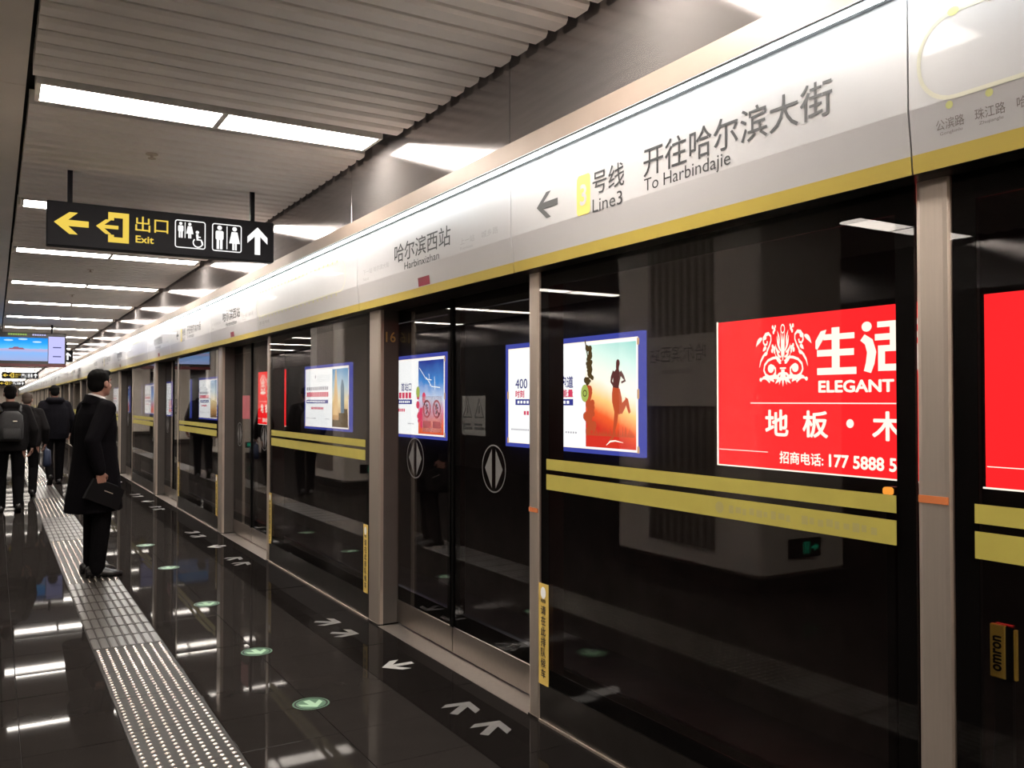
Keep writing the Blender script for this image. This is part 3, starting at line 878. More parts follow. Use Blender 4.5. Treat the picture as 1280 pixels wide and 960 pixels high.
exit_sign(7.78, .343, 'black hanging exit sign nearest the camera, with yellow arrow and toilet pictograms')
exit_sign(31.0, .343, 'black hanging exit sign half hidden behind the television screen')
exit_sign(56.0, .343, 'small distant exit sign hanging just below the television screen')
exit_sign(82.0, .343, 'tiny furthest exit sign, lowest at the left frame edge')

# ---- television
r = thing('television', (.66, 24, 2.42), 'wide hanging television showing a blue seaside picture with lilac side column', 'television')
tx0, tx1 = -.20, 1.51
MB().bbox(tx0, tx1, 24, 24.12, 2.42, 3.24, .01).obj('case', m_tvcase, r)
MB().box(tx0, tx1, 23.99, 24.0, 2.42, 2.49).obj('red_trim', m_tvred, r)
MB().box(tx0 + .02, 1.11, 23.992, 24.0, 2.56, 3.12).obj('picture', m_tvpic, r)
MB().box(1.125, 1.475, 23.992, 24.0, 2.51, 3.16).obj('sidebar', m_tvside, r)
pl = Plane((0, 23.992, 0), (1, 0, 0), (0, 0, 1))
stuff(prnt('picture_details', [disc(-.02 + .30 * i, 3.02 + .03 * (i % 3), .10, 12, .022) for i in range(4)], glow('television_cloud', (0.45, 0.68, 0.92), 1.0), pl, r, .001))
prnt('picture_ship', [[(.28, 2.835), (.62, 2.835), (.58, 2.875), (.50, 2.875), (.48, 2.895), (.40, 2.895), (.36, 2.865), (.30, 2.865)]], glow('television_ship', (0.35, 0.14, 0.20), 0.8), pl, r, .001)
prnt('sidebar_text', [rect(1.22, 2.885, 1.40, 2.91), rect(1.22, 2.665, 1.40, 2.69)], m_tvtext, pl, r)
prnt('header_text', [rect(.27 + .05 * i, 3.175, .31 + .05 * i, 3.215) for i in range(8)], m_tvgreen, Plane((0, 24, 0), (1, 0, 0), (0, 0, 1)), r, .002)
prnt('header_text', [rect(.78 + .05 * i, 3.175, .815 + .05 * i, 3.21) for i in range(6)], m_tvside, Plane((0, 24, 0), (1, 0, 0), (0, 0, 1)), r, .002)
for hx in (.1, 1.2):
    MB().tube((hx, 24.06, 3.23), (hx, 24.06, 3.64), .025).obj('hanger', m_tvcase, r)

# ================================================================== ADVERTS ON THE TRACK WALL
XW = 5.80                                                # printed faces; the boxes hang 2 mm off the wall
def lightbox(y_left, width, label, group, frame_m=None):
    r = thing('advert_lightbox', (XW, y_left - width / 2, 1.0), label, 'advert', group)
    MB().box(XW, XW + .058, y_left - width, y_left, 1.005, 2.335).obj('case', frame_m or m_tvcase, r)
    return r, Plane((XW, y_left, 1.02), (0, -1, 0), (0, 0, 1))

def face(r, pl, m, u0, v0, u1, v1, name='printed_face', w=.001):
    return prnt(name, [rect(u0, v0, u1, v1)], m, pl, r, w)

def ornament():
    P = []
    def petal(x0, y0, x1, y1, wd, bend=0.0):
        n = 6; pts = []; ws = []
        dx, dy = x1 - x0, y1 - y0
        for i in range(n + 1):
            t = i / n; o = math.sin(PI * t) * bend
            pts.append((x0 + dx * t - dy * o, y0 + dy * t + dx * o)); ws.append(wd * max(.06, math.sin(PI * min(1, .12 + t * .88)) ))
        return stroke(pts, ws)
    half = []
    half += petal(.045, .46, .075, .88, .055, .05) + petal(.07, .56, .21, .82, .06, -.1) + petal(.10, .54, .27, .68, .055, -.2) + petal(.13, .66, .20, .90, .05, .1) + petal(.06, .46, .22, .60, .05, -.2)
    half += [disc(.30, .925, .040, 8), disc(.365, .965, .036, 8), disc(.335, .88, .034, 8), disc(.27, .975, .026, 8)]
    half += [disc(.31, .61, .042, 8), disc(.37, .645, .036, 8), disc(.385, .575, .042, 8), disc(.30, .55, .03, 8)]
    half += stroke([(.61, .50), (.57, .58), (.49, .66), (.43, .745), (.435, .82), (.52, .865), (.63, .85), (.71, .79), (.715, .72), (.66, .675), (.58, .69), (.57, .74)], [.03, .045, .04, .035, .04, .055, .065, .055, .045, .04, .04, .05])
    half += [disc(.665, .80, .07, 10, .04)] + petal(.76, .79, 1.0, .655, .085, .1) + petal(.60, .63, .74, .57, .07, .1) + petal(.56, .54, .70, .49, .06, .05)
    half += stroke([(.62, .56), (.73, .48), (.82, .40), (.87, .30)], [.02, .055, .045, .012])
    half += stroke([(.10, .42), (.20, .455), (.36, .45), (.54, .415), (.67, .34), (.70, .25), (.63, .175), (.50, .135), (.36, .145), (.27, .20), (.27, .27), (.35, .315)], [.03, .04, .045, .045, .05, .05, .05, .05, .05, .055, .05, .04])
    half += [disc(.44, .275, .115, 14, .07)] + stroke([(.35, .315), (.44, .33), (.53, .305)], [.04, .05, .04])
    half += petal(.05, .40, .28, .53, .06, -.2) + petal(.06, .36, .19, .46, .045, -.2)
    half += petal(.02, .10, .28, .02, .07, .1) + petal(.10, .10, .50, .055, .075, .15) + petal(.32, .06, .72, .12, .075, .1) + petal(.48, .04, .84, .075, .065, .2) + [disc(.82, .095, .05, 8, .035)]
    half += petal(.03, .22, .14, .0, .06, .0) + petal(.05, .20, .27, .08, .05, .1)
    P += half + [[(-q[0], q[1]) for q in poly] for poly in half]
    P += ring(0, .925, .055, .080, 16) + petal(0, .40, 0, .86, .06) + [rect(-.11, .262, .11, .29), rect(-.06, .19, .06, .255)] + petal(0, .24, 0, -.03, .08)
    return P
ORN = ornament()

def red_ad(y_left, width, label, group):
    r, pl = lightbox(y_left, width, label, group)
    face(r, pl, m_adred, .02, -.005, width - .02, 1.305)
    prnt('white_edge', [rect(.0, -.01, .02, 1.312), rect(0, -.018, width, -.006)], m_adcream, pl, r, .002)
    cu, v0, su, sv = .793, .715, .305, .52
    prnt('ornament', [[(cu + q[0] * su, v0 + q[1] * sv) for q in poly] for poly in ORN], m_adcream, pl, r, .002)
    q = lambda pts: [(1.143 + (x - 570) * .001083, 1.17 - (y - 60) * .000938) for x, y in pts]
    bx = lambda x0, y0, x1, y1: q([(x0, y0), (x1, y0), (x1, y1), (x0, y1)])
    stuff(prnt('large_characters', [q([(615, 85), (668, 75), (642, 150), (582, 245), (566, 235), (566, 168)]), bx(640, 115, 915, 165), bx(580, 248, 910, 305), bx(580, 405, 930, 465), bx(715, 60, 785, 430)]
         + [q(disc(1018, 78, 42, 16))] + [q(p_) for p_ in stroke([(982, 165), (1035, 205), (1058, 290), (1045, 380), (1022, 452)], [62, 74, 76, 72, 62])]
         + [bx(1105, 45, 1445, 92), bx(1085, 145, 1470, 197), bx(1205, 92, 1265, 242), bx(1110, 240, 1166, 447), bx(1110, 240, 1440, 290), bx(1110, 392, 1440, 447), bx(1385, 240, 1440, 447)], m_adcream, pl, r, .002))
    text('ELEGANT', pl, r, m_adcream, 1.165, .645, 1.865, .745, .035, .002, 'latin_lettering')
    prnt('rule', [rect(.42, .555, min(2.05, width - .1), .564), rect(.03, .13, .62, .136)], m_adcream, pl, r, .002)
    text('地', pl, r, m_adcream, .59, .275, .85, .505, .022, .002, 'large_characters')
    text('板', pl, r, m_adcream, 1.00, .275, 1.26, .50, .022, .002, 'large_characters')
    prnt('dot', [disc(1.47, .40, .035)], m_adcream, pl, r, .002)
    text('木', pl, r, m_adcream, 1.67, .275, 1.94, .50, .022, .002, 'large_characters')
    text('招商电话:', pl, r, m_adcream, .75, .045, 1.21, .15, .02, .002, 'telephone_lettering')
    text('177 5888 5', pl, r, m_adcream, 1.265, .045, 1.88, .15, .03, .002, 'telephone_lettering')
red_ad(6.02, 2.36, 'red backlit advert with cream ornament, seen through the near glass screen', 'adverts on the track wall')
# second red box: only its blank left end is in view
r, pl = lightbox(3.48, 2.5, 'plain red backlit advert cut off by the right frame edge', 'adverts on the track wall')
face(r, pl, m_adred, .02, -.005, 2.48, 1.305)
prnt('white_edge', [rect(0, -.018, 2.5, -.006)], m_adcream, pl, r, .002)
prnt('rule', [rect(.03, .13, .62, .136)], m_adcream, pl, r, .002)

def white_ad(y_left, label, pic, detail, u0t=.254, rows=None, rnd=0):
    r, pl = lightbox(y_left, 2.82, label, 'adverts on the track wall', m_adblue)
    face(r, pl, m_adwhite, .085, .045, 2.735, 1.24)
    face(r, pl, m_adcream, .07, .035, 2.75, 1.255, 'inner_border', .0006)
    if pic: face(r, pl, pic, 1.81, .06, 2.72, 1.21, 'picture', .002)
    if rows is not None: rows(r, pl)
    prnt('caption_bar', [rect(u0t, .525, 1.56, .60)], m_adblue2, pl, r, .002)
    prnt('caption_marks', [rect(u0t + .05 + .075 * i, .545, u0t + .10 + .075 * i, .58) for i in range(16)], m_adwhite, pl, r, .003)
    prnt('small_marks', [rect(.46 + .07 * i, .40, .51 + .07 * i, .45) for i in range(12)], m_adpink, pl, r, .002)
    prnt('footer_marks', [rect(.15 + .05 * i, .20, .18 + .05 * i, .22) for i in range(13)] + [rect(1.4 + .05 * i, .20, 1.43 + .05 * i, .22) for i in range(5)], m_adgrey, pl, r, .002)
    # gold corner clips
    prnt('corner_clip', [rect(.045, .03, .085, .10), rect(2.735, .03, 2.775, .10), rect(2.735, 1.17, 2.775, 1.24), rect(.045, .60, .085, .70), rect(2.735, .60, 2.775, .70)], m_clip, pl, r, .003)
    return r, pl

# runner advert
def rr_(r, pl):
    text('400', pl, r, m_adtext, .254, .735, .545, .86, .01, .002, 'heading_lettering')
    text('跑道', pl, r, m_adtext, 1.29, .73, 1.56, .87, .02, .002, 'heading_lettering')
    text('时刻', pl, r, m_adpink, .254, .62, .47, .715, .03, .002, 'red_lettering')
    text('能量', pl, r, m_adpink, 1.33, .62, 1.56, .715, .03, .002, 'red_lettering')
r, pl = white_ad(9.93, 'blue-framed advert of a runner at sunset behind the first door and near screen', m_runsky, True, rows=rr_)
# tree line and foliage at the join of picture and text
rnd = random.Random(3)
prnt('foliage', [disc(1.86 + rnd.uniform(-.05, .09) * (1 - .5 * t), .78 + .40 * t, rnd.uniform(.018, .042), 7) for t in [i / 34 for i in range(35)]] + stroke([(1.80, 1.27), (1.85, 1.1), (1.88, .8)], .02), m_foliage, pl, r, .004)
prnt('foliage_red', [disc(1.85 + rnd.uniform(-.05, .13) * (1.2 - .7 * t), .22 + .50 * t, rnd.uniform(.03, .055), 7) for t in [i / 30 for i in range(31)]], m_silh2, pl, r, .0036)
prnt('grass', [[(1.81 + .026 * i, .19), (1.836 + .026 * i, .19), (1.82 + .026 * i + rnd.uniform(-.01, .02), .24 + rnd.uniform(0, .08))] for i in range(34)], m_silh2, pl, r, .003)
prnt('track_edge', stroke([(2.20, .09), (2.27, .135), (2.36, .145), (2.5, .13)], [.008, .02, .015, .006]), m_adcream, pl, r, .0034)
prnt('badge', [disc(1.797, .665, .075, 18, .10)], m_kiwi, pl, r, .005)
prnt('badge_core', ring(1.80, .665, .028, .04, 14), m_foliage, pl, r, .006)
upper = [disc(2.412, .985, .034, 12, .045), disc(2.405, .95, .028, 10, .06)] + stroke([(2.405, .93), (2.40, .87), (2.385, .80), (2.375, .72)], [.03, .14, .12, .095]) \
    + stroke([(2.345, .90), (2.305, .835), (2.295, .79), (2.345, .73)], [.05, .042, .034, .024]) + stroke([(2.45, .89), (2.50, .84), (2.535, .795), (2.47, .775)], [.05, .042, .034, .024])
prnt('runner_torso', upper, m_silh, pl, r, .005)
legs = stroke([(2.375, .73), (2.37, .65), (2.365, .57), (2.385, .46), (2.37, .36), (2.345, .27), (2.325, .19)], [.11, .13, .115, .075, .065, .045, .03]) \
    + stroke([(2.40, .70), (2.425, .60), (2.445, .50), (2.46, .44)], [.09, .11, .09, .075]) + stroke([(2.45, .46), (2.51, .53), (2.56, .585)], [.08, .075, .045]) \
    + [[(2.535, .62), (2.585, .60), (2.63, .46), (2.60, .44), (2.555, .52)], [(2.34, .205), (2.305, .19), (2.255, .155), (2.26, .14), (2.33, .165)]]
prnt('runner_legs', legs, m_silh2, pl, r, .0046)

def r3(r, pl):
    text('首站口', pl, r, m_adtext, 1.13, .735, 1.54, .875, .015, .002, 'heading_lettering')
    prnt('red_marks', [rect(.26 + .13 * i, .62, .36 + .13 * i, .715) for i in range(10)], m_adpink, pl, r, .002)
r, pl = white_ad(14.49, 'blue-framed advert with blue sky picture behind the first door left leaf', m_bluesky, True, rows=r3)
prnt('splash', [disc(1.84 + rnd.uniform(-.05, .2), .2 + rnd.uniform(0, .5), rnd.uniform(.03, .07), 8) for i in range(16)], m_adpink, pl, r, .004)
prnt('light_trails', stroke([(1.85, 1.1), (2.1, .92), (2.3, .9)], .012) + stroke([(2.1, .95), (2.3, .80), (2.6, .78)], .014) + stroke([(2.2, 1.0), (2.25, .8)], .012) + stroke([(2.4, .95), (2.42, .75)], .012), m_adwhite, pl, r, .004)
prnt('badge', [disc(1.80, .72, .07, 16, .09)], m_kiwi, pl, r, .005)

def r4(r, pl):
    prnt('grey_marks', [rect(.16 + .13 * i, .80, .26 + .13 * i, .87) for i in range(11)], m_adgrey, pl, r, .002)
    prnt('red_marks', [rect(.16 + .11 * i, .66, .25 + .11 * i, .76) for i in range(13)], m_adpink, pl, r, .002)
    prnt('emblem', [disc(.75, 1.08, .04, 8)], m_adgrey, pl, r, .002)
r, pl = white_ad(18.6, 'blue-framed advert with a tall tower picture behind the screen past the first door', m_towersky, True, u0t=.15, rows=r4)
prnt('tower', [[(1.86, .30), (1.86, .55), (1.92, .60), (1.95, .9), (2.0, 1.18), (2.06, 1.20), (2.10, .9), (2.14, .6), (2.14, .3)], ], glow('tower_gold', (0.9, 0.62, 0.28), AD_LAMP * .75), pl, r, .003)
prnt('tower', [[(2.30, .25), (2.30, .85), (2.36, 1.0), (2.44, .98), (2.50, .85), (2.52, .25)]], glow('tower_blue', (0.16, 0.30, 0.42), AD_LAMP * .6), pl, r, .0032)
prnt('roofs', [rect(1.82, .07, 2.25, .20), rect(2.2, .07, 2.70, .34), rect(2.5, .3, 2.68, .42)], m_foliage, pl, r, .004)
red_ad(22.8, 2.82, 'red backlit advert glimpsed through the second sliding door', 'adverts on the track wall')
white_ad(30.0, 'white advert with purple lettering behind the screen past the second door', m_towersky, False, rows=r4)
r, pl = lightbox(34.3, 2.82, 'green landscape advert far down the track wall', 'adverts on the track wall', m_adblue)
face(r, pl, m_greenpic, .03, .02, 2.79, 1.29)
for i, yl in enumerate((38.0, 42.0, 46.0, 50.0, 54.0, 58.0)):
    white_ad(yl, ['white advert seen through the third sliding door'][0] if i == 0 else '%s distant white advert down the track wall' % ORD[i], m_bluesky if i % 2 else None, False, rows=r4)

# ================================================================== SMALL THINGS ON AND BEHIND THE SCREEN
r = thing('sensor', (2.47, 1.43, .81), 'yellow and black sensor with vertical lettering behind the right glass screen', 'sensor')
MB().bbox(2.45, 2.464, 1.412, 1.457, .815, .966, .003).obj('body', m_omron, r)
MB().bbox(2.45, 2.464, 1.388, 1.412, .815, .966, .003).obj('black_side', m_black, r)
MB().box(2.451, 2.461, 1.381, 1.388, .82, .96).obj('yellow_edge', m_omron, r)
text('omron', Plane((2.45, 1.421, .835), (0, 0, 1), (0, 1, 0)), r, m_black, 0, 0, .10, .026, .03, .001, 'lettering')
MB().tube((2.47, 1.44, .82), (2.475, 1.47, .40), .005).obj('cable', m_cable, r)
MB().box(2.464, 2.48, 1.40, 1.45, .0, .966).obj('stand', m_frame, r)
r = thing('orange_lamp', (2.50, 1.84, 1.30), 'small orange lamp glowing behind the right end of the yellow stripes', 'lamp')
MB().box(2.42, 2.45, 1.735, 1.765, 0, 1.33).obj('bracket', m_black, r)
MB().bbox(2.395, 2.42, 1.735, 1.765, 1.305, 1.33, .006).obj('lens', m_orange, r)

# red labels on the header's lower face
for k in range(1, 7):
    c = DOORS[k]; y0 = c - .06
    lu = Vector((-.02, 0, .181)).normalized()
    pl = Plane((2.27, y0 + .085, 2.25), (0, -1, 0), lu)
    lab = 'small red label on the header over the %s sliding door' % ordl(k)
    o = prnt('red_label', [rect(0, .058, .165, .112)], m_red, pl, None, .0025)
    o.location = (0, 0, 0)
    tag(o, lab, 'label', 'red labels on the header')

# ---- floor stickers
def floor_arrow(cx, cy, ang, label, group, m):
    """arrow pointing along ang (radians from +x)"""
    pts = [(.095, 0), (0.005, .098), (-.052, .098), (.018, .022), (-.105, .022), (-.105, -.022), (.018, -.022), (-.052, -.098), (0.005, -.098)]
    ca, sa = math.cos(ang), math.sin(ang)
    q = [(cx + p[0] * ca - p[1] * sa, cy + p[0] * sa + p[1] * ca) for p in pts]
    o = MB().prism(q, 'z', .0002, .0012).obj('floor_arrow', m)
    tag(o, label, 'floor arrow', group)
for k in range(1, 5):
    c = DOORS[k]; nm = ordl(k)
    floor_arrow(2.115, c - .85, math.radians(38), 'grey floor arrow slanting to the %s door, nearer the door of the camera-side pair' % nm, 'floor arrows before the doors', m_arrowdim)
    floor_arrow(2.115, c - 1.17, math.radians(38), 'grey floor arrow slanting to the %s door, outermost on the camera side' % nm, 'floor arrows before the doors', m_arrowdim)
    floor_arrow(2.11, c, math.radians(180), 'white floor arrow pointing away from the middle of the %s door' % nm, 'floor arrows before the doors', m_arrow)
    floor_arrow(2.095, c + .85, math.radians(-38), 'grey floor arrow slanting to the %s door, nearer the door of the far pair' % nm, 'floor arrows before the doors', m_arrowdim)
    floor_arrow(2.095, c + 1.20, math.radians(-38), 'grey floor arrow slanting to the %s door, outermost on the far side' % nm, 'floor arrows before the doors', m_arrowdim)
for k, yy in enumerate((4.53, 5.64, 7.16, 8.89, 10.4)):
    r = thing('floor_circle', (1.455, yy, 0), ['largest green floor circle with mint arrow, nearest the camera', 'second green floor circle with mint arrow from the camera', 'third green floor circle with mint arrow from the camera', 'fourth green floor circle, beside the feet of the man in the coat', 'furthest green floor circle'][k], 'floor sticker', 'green floor circles')
    pl = Plane((1.455, yy, 0), (1, 0, 0), (0, 1, 0))
    MB().prism(disc(1.455, yy, .098, 28), 'z', .0002, .0010).obj('disc', m_black, r)
    prnt('rim', ring(0, 0, .088, .096, 28), m_green, pl, r, .0013)
    prnt('inner_disc', [disc(0, 0, .078, 24)], m_green, pl, r, .0012)
    aq = [(.068, .0), (.01, .062), (-.028, .062), (.012, .018), (-.055, .018), (-.055, -.018), (.012, -.018), (-.028, -.062), (.01, -.062)]
    ca, sa = math.cos(math.radians(-80)), math.sin(math.radians(-80))
    prnt('arrow', [[(p[0] * ca - p[1] * sa, p[0] * sa + p[1] * ca) for p in aq]], m_greenlt, pl, r, .0016)
# evacuation signs low on the columns
for k in range(0, 3):
    cy = 6.1 + 10.0 * k - .95
    r = thing('evacuation_sign', (-1.22, cy, .25), 'green evacuation sign low on the %s column, mirrored in the glass' % ['nearest', 'second', 'third'][k], 'sign', 'low evacuation signs')
    MB().bbox(-1.41, -1.03, cy - .03, cy, .27, .43, .004).obj('case', m_black, r)
    pl = Plane((-1.22, cy - .03, .35), (1, 0, 0), (0, 0, 1))
    prnt('doorway', [rect(-.035, -.05, -.025, .05), rect(.025, -.05, .035, .05), rect(-.035, .04, .035, .05)], m_exitgreen, pl, r)
    prnt('running_figure', [disc(.0, .025, .01, 8)] + stroke([(0, .015), (-.005, -.015), (.01, -.045)], .012) + stroke([(-.018, .0), (.016, .008)], .008), m_exitgreen, pl, r)
    prnt('arrow', [[(-.15, 0), (-.11, .03), (-.11, .01), (-.06, .01), (-.06, -.01), (-.11, -.01), (-.11, -.03)]], m_exitgreen, pl, r)

# ================================================================== PEOPLE
def remeshed(mb, voxel, smooth=3):
    me = bpy.data.meshes.new('tmp'); me.from_pydata(mb.v, [], mb.f)
    o = bpy.data.objects.new('tmp', me); COL.objects.link(o)
    bm = bmesh.new(); bm.from_mesh(me); bmesh.ops.recalc_face_normals(bm, faces=bm.faces); bm.to_mesh(me); bm.free()
    md = o.modifiers.new('r', 'REMESH'); md.mode = 'VOXEL'; md.voxel_size = voxel
    ms = o.modifiers.new('s', 'SMOOTH'); ms.factor = 0.5; ms.iterations = smooth
    bpy.context.view_layer.update()
    ev = bpy.data.meshes.new_from_object(o.evaluated_get(bpy.context.evaluated_depsgraph_get()))
    vs = [Vector(v.co) for v in ev.vertices]; fs = [tuple(p.vertices) for p in ev.polygons]
    bpy.data.objects.remove(o); bpy.data.meshes.remove(me); bpy.data.meshes.remove(ev)
    return vs, fs

def ell(cx, cy, z, rx, ry, n=24, p=2.3, tilt=0.0):
    out = []
    for i in range(n):
        t = 2 * PI * i / n; c, s = math.cos(t), math.sin(t)
        x = rx * math.copysign(abs(c) ** (2 / p), c); yv = ry * math.copysign(abs(s) ** (2 / p), s)
        out.append((cx + x, cy + yv, z + tilt * yv))
    return out

def hand(mb, wrist, direc, palm_n, thumb_side, s, curl):
    """palm, four bent fingers of different length and a thumb; direc = along the hand, palm_n = palm side"""
    d = Vector(direc).normalized(); nrm = Vector(palm_n).normalized(); side = d.cross(nrm).normalized() * thumb_side
    W = Vector(wrist)
    for k in range(4):
        o = side * (.030 - .020 * k) * s
        mb.capsule(W + o * .6 + d * .01 * s, .017 * s, W + o + d * .085 * s, .0135 * s, 8)
        b = W + o + d * .088 * s; Lk = (.042, .047, .044, .034)[k] * s; dd = d.copy(); r0 = (.0098, .0100, .0096, .0085)[k] * s
        for j in range(3):
            ang = curl * (.75 + .25 * j)
            dd = (dd * math.cos(ang) + nrm * math.sin(ang)).normalized()
            e = b + dd * Lk * (1, .72, .55)[j]
            mb.capsule(b, r0 * (1 - .1 * j), e, r0 * (.93 - .1 * j), 8); b = e
    t0 = W + side * .026 * s + d * .02 * s
    t1 = t0 + (side * .75 + d * .6 + nrm * .35).normalized() * .045 * s
    t2 = t1 + (d * .75 + nrm * .55 + side * .1).normalized() * .036 * s
    mb.capsule(t0, .015 * s, t1, .0125 * s, 8); mb.capsule(t1, .0125 * s, t2, .0098 * s, 8)

def person(loc, rz, s, label, P):
    root = thing('person', loc, label, 'person')
    root.rotation_euler = (0, 0, 0)
    Rz = Matrix.Rotation(rz, 4, 'Z')
    def W(v): return Rz @ (Vector(v) * s) + Vector(loc)
    vox = P.get('voxel', .008)
    lean = P.get('lean', 0.0)
    j = {}
    for sd, sg in (('l', -1), ('r', 1)):
        f = P['foot_' + sd]; kn = P['knee_' + sd]
        j[sd] = (Vector((sg * .095, 0, .93)), Vector(kn), Vector(f))
    b = MB()
    for sd in 'lr':
        h, k_, f = j[sd]
        b.capsule(h, .098, k_, .075, 14); b.capsule(k_, .076, f + Vector((0, 0, .07)), .062, 14)
        b.capsule(k_ + Vector((0, -.012, -.08)), .052, k_ + (f - k_) * .45 + Vector((0, -.012, .03)), .048, 12)
        toe = P.get('toe_' + sd, (0, 1, 0)); toe = Vector(toe).normalized()
        b.capsule(f + Vector((0, 0, .05)), .034, f + toe * .13 + Vector((0, 0, .03)), .026, 10)
    b.loft([ell(0, 0, .86, .14, .10), ell(0, 0, .95, .172, .118), ell(0, lean * .2, 1.06, .155, .105), ell(0, lean * .4, 1.18, .160, .112), ell(0, lean * .7, 1.30, .185, .125), ell(0, lean * .9, 1.39, .185, .110), ell(0, lean, 1.445, .12, .08), ell(0, lean, 1.47, .06, .06)])
    nb = Vector((0, lean, 1.45)); hc = Vector((0, lean + .03, 1.615))
    b.capsule(nb, .058, hc + Vector((0, -.015, -.05)), .052, 14)
    for sd, sg in (('l', -1), ('r', 1)):
        sh = Vector((sg * .185, lean * .95, 1.405)); el = Vector(P['elbow_' + sd]); wr = Vector(P['wrist_' + sd])
        b.capsule(sh, .052, el, .040, 12); b.capsule(el, .041, wr, .026, 12)
        d = P.get('hand_dir_' + sd, (wr - el))
        hand(b, wr, d, P.get('palm_' + sd, (-sg, 0, 0)), P.get('thumb_' + sd, -sg), 1.0, P.get('curl_' + sd, .35))
    # head, turned by yaw and pitch
    hy = P.get('head_yaw', 0.0); hp = P.get('head_pitch', 0.0)
    HR = Matrix.Rotation(hy, 3, 'Z') @ Matrix.Rotation(hp, 3, 'X')
    H = lambda x, y_, z: hc + HR @ Vector((x, y_, z))
    b.ellipsoid(H(0, -.012, .028), (.074, .094, .092), 20, 12, HR)
    b.ellipsoid(H(0, .026, -.035), (.060, .066, .078), 18, 12, HR)
    b.capsule(H(0, .078, -.088), .020, H(0, .072, -.075), .026, 10)            # chin
    b.capsule(H(0, .090, .016), .0105, H(0, .112, -.024), .0145, 8)            # nose
    b.capsule(H(-.012, .100, -.030), .009, H(.012, .100, -.030), .009, 8)      # nostrils
    b.capsule(H(-.020, .083, -.056), .0085, H(.020, .083, -.056), .0085, 8)    # upper lip
    b.capsule(H(-.016, .081, -.067), .0085, H(.016, .081, -.067), .0085, 8)    # lower lip
    b.capsule(H(-.040, .074, .030), .010, H(.040, .074, .030), .010, 8)        # brow
    for sg in (-1, 1):
        b.ellipsoid(H(sg * .076, -.008, -.008), (.010, .020, .032), 10, 8, HR)  # ears
        b.capsule(H(sg * .040, .060, -.022), .020, H(sg * .046, .052, -.034), .018, 8)  # cheeks
    vs, fs = remeshed(b, vox, 2)
    wl, wr_ = Vector(P['wrist_l']), Vector(P['wrist_r'])
    idx = []
    for f in fs:
        c = sum((vs[i] for i in f), Vector()) / len(f)
        idx.append(0 if (c.z > 1.43 or (c - wl).length < .21 and abs(c.x) > .12 or (c - wr_).length < .21 and abs(c.x) > .12) else (1 if c.z < 1.0 else 2))
    body = mesh_obj('body', [W(v) for v in vs], fs, None, root, True, [m_skin, P.get('trousers', m_trous), m_shirt], idx)
    # eyes
    for sg in (-1, 1):
        e = MB().ellipsoid(H(sg * .031, .080, .010), (.0125, .010, .008), 10, 6, HR)
        mesh_obj('eye', [W(v) for v in e.v], e.f, m_eye, root, True)
        e = MB().ellipsoid(H(sg * .031, .0895, .010), (.005, .003, .005), 8, 6, HR)
        mesh_obj('pupil', [W(v) for v in e.v], e.f, m_hair, root, True)
        e = MB().capsule(H(sg * .018, .087, .032), .004, H(sg * .048, .078, .034), .0035, 6)
        mesh_obj('eyebrow', [W(v) for v in e.v], e.f, m_hair, root, True)
    # hair
    hb_ = MB()
    hb_.ellipsoid(H(0, -.020, .050), (.080, .094, .080), 20, 12, HR)
    hb_.ellipsoid(H(0, -.050, .0), (.072, .064, .075), 18, 10, HR)
    hb_.capsule(H(-.035, .050, .090), .026, H(.035, .050, .090), .026, 10)
    for sg in (-1, 1): hb_.capsule(H(sg * .070, .012, .040), .012, H(sg * .071, .010, -.002), .007, 8)
    hv, hf = remeshed(hb_, .008, 1)
    hm = P.get('hair', m_hair)
    mesh_obj('hair' if hm is m_hair else 'cap', [W(v + Vector((math.sin(v.x * 190) * .0012, 0, math.sin(v.y * 170) * .0012))) for v in hv], hf, hm, root, True)
    # shoes
    for sd in 'lr':
        f = j[sd][2]; toe = Vector(P.get('toe_' + sd, (0, 1, 0))).normalized()
        pit = Matrix.Identity(3)
        m_ = MB()
        sdv = Vector((toe.y, -toe.x, 0)).normalized()
        rings = []
        for t, hw, zt in ((-.085, .028, .075), (-.07, .036, .095), (-.02, .038, .105), (.05, .040, .085), (.11, .046, .060), (.165, .040, .048), (.195, .022, .035)):
            c = f + toe * t
            base = max(0.0, c.z) if toe.z else f.z
            rings.append([c + sdv * hw * math.cos(u) + Vector((0, 0, (zt / 2) * (1 + math.sin(u)) if math.sin(u) > -.3 else .002)) for u in [2 * PI * i / 14 for i in range(14)]])
        m_.loft(rings)
        mesh_obj('shoe', [W(v) for v in m_.v], m_.f, P.get('shoe', m_shoe), root, True)
    # coat or jacket: one continuous shell with sleeves
    cm = MB()
    cm.loft([ell(*r) for r in P['coat']])
    for sd, sg in (('l', -1), ('r', 1)):
        sh = Vector((sg * .180, lean * .95, 1.40)); el = Vector(P['elbow_' + sd]); wr = Vector(P['wrist_' + sd])
        cm.capsule(Vector((sg * .08, lean, 1.435)), .060, sh, .074, 12)
        cm.capsule(sh, .078, el, .062, 14); cm.capsule(el, .062, el + (wr - el) * .93, .050, 14)
    for extra in P.get('extra', []): cm.capsule(*extra)
    cv, cf = remeshed(cm, vox * 1.15, 3)
    mesh_obj(P.get('garment', 'coat'), [W(v) for v in cv], cf, P.get('coat_mat', m_coat), root, True)
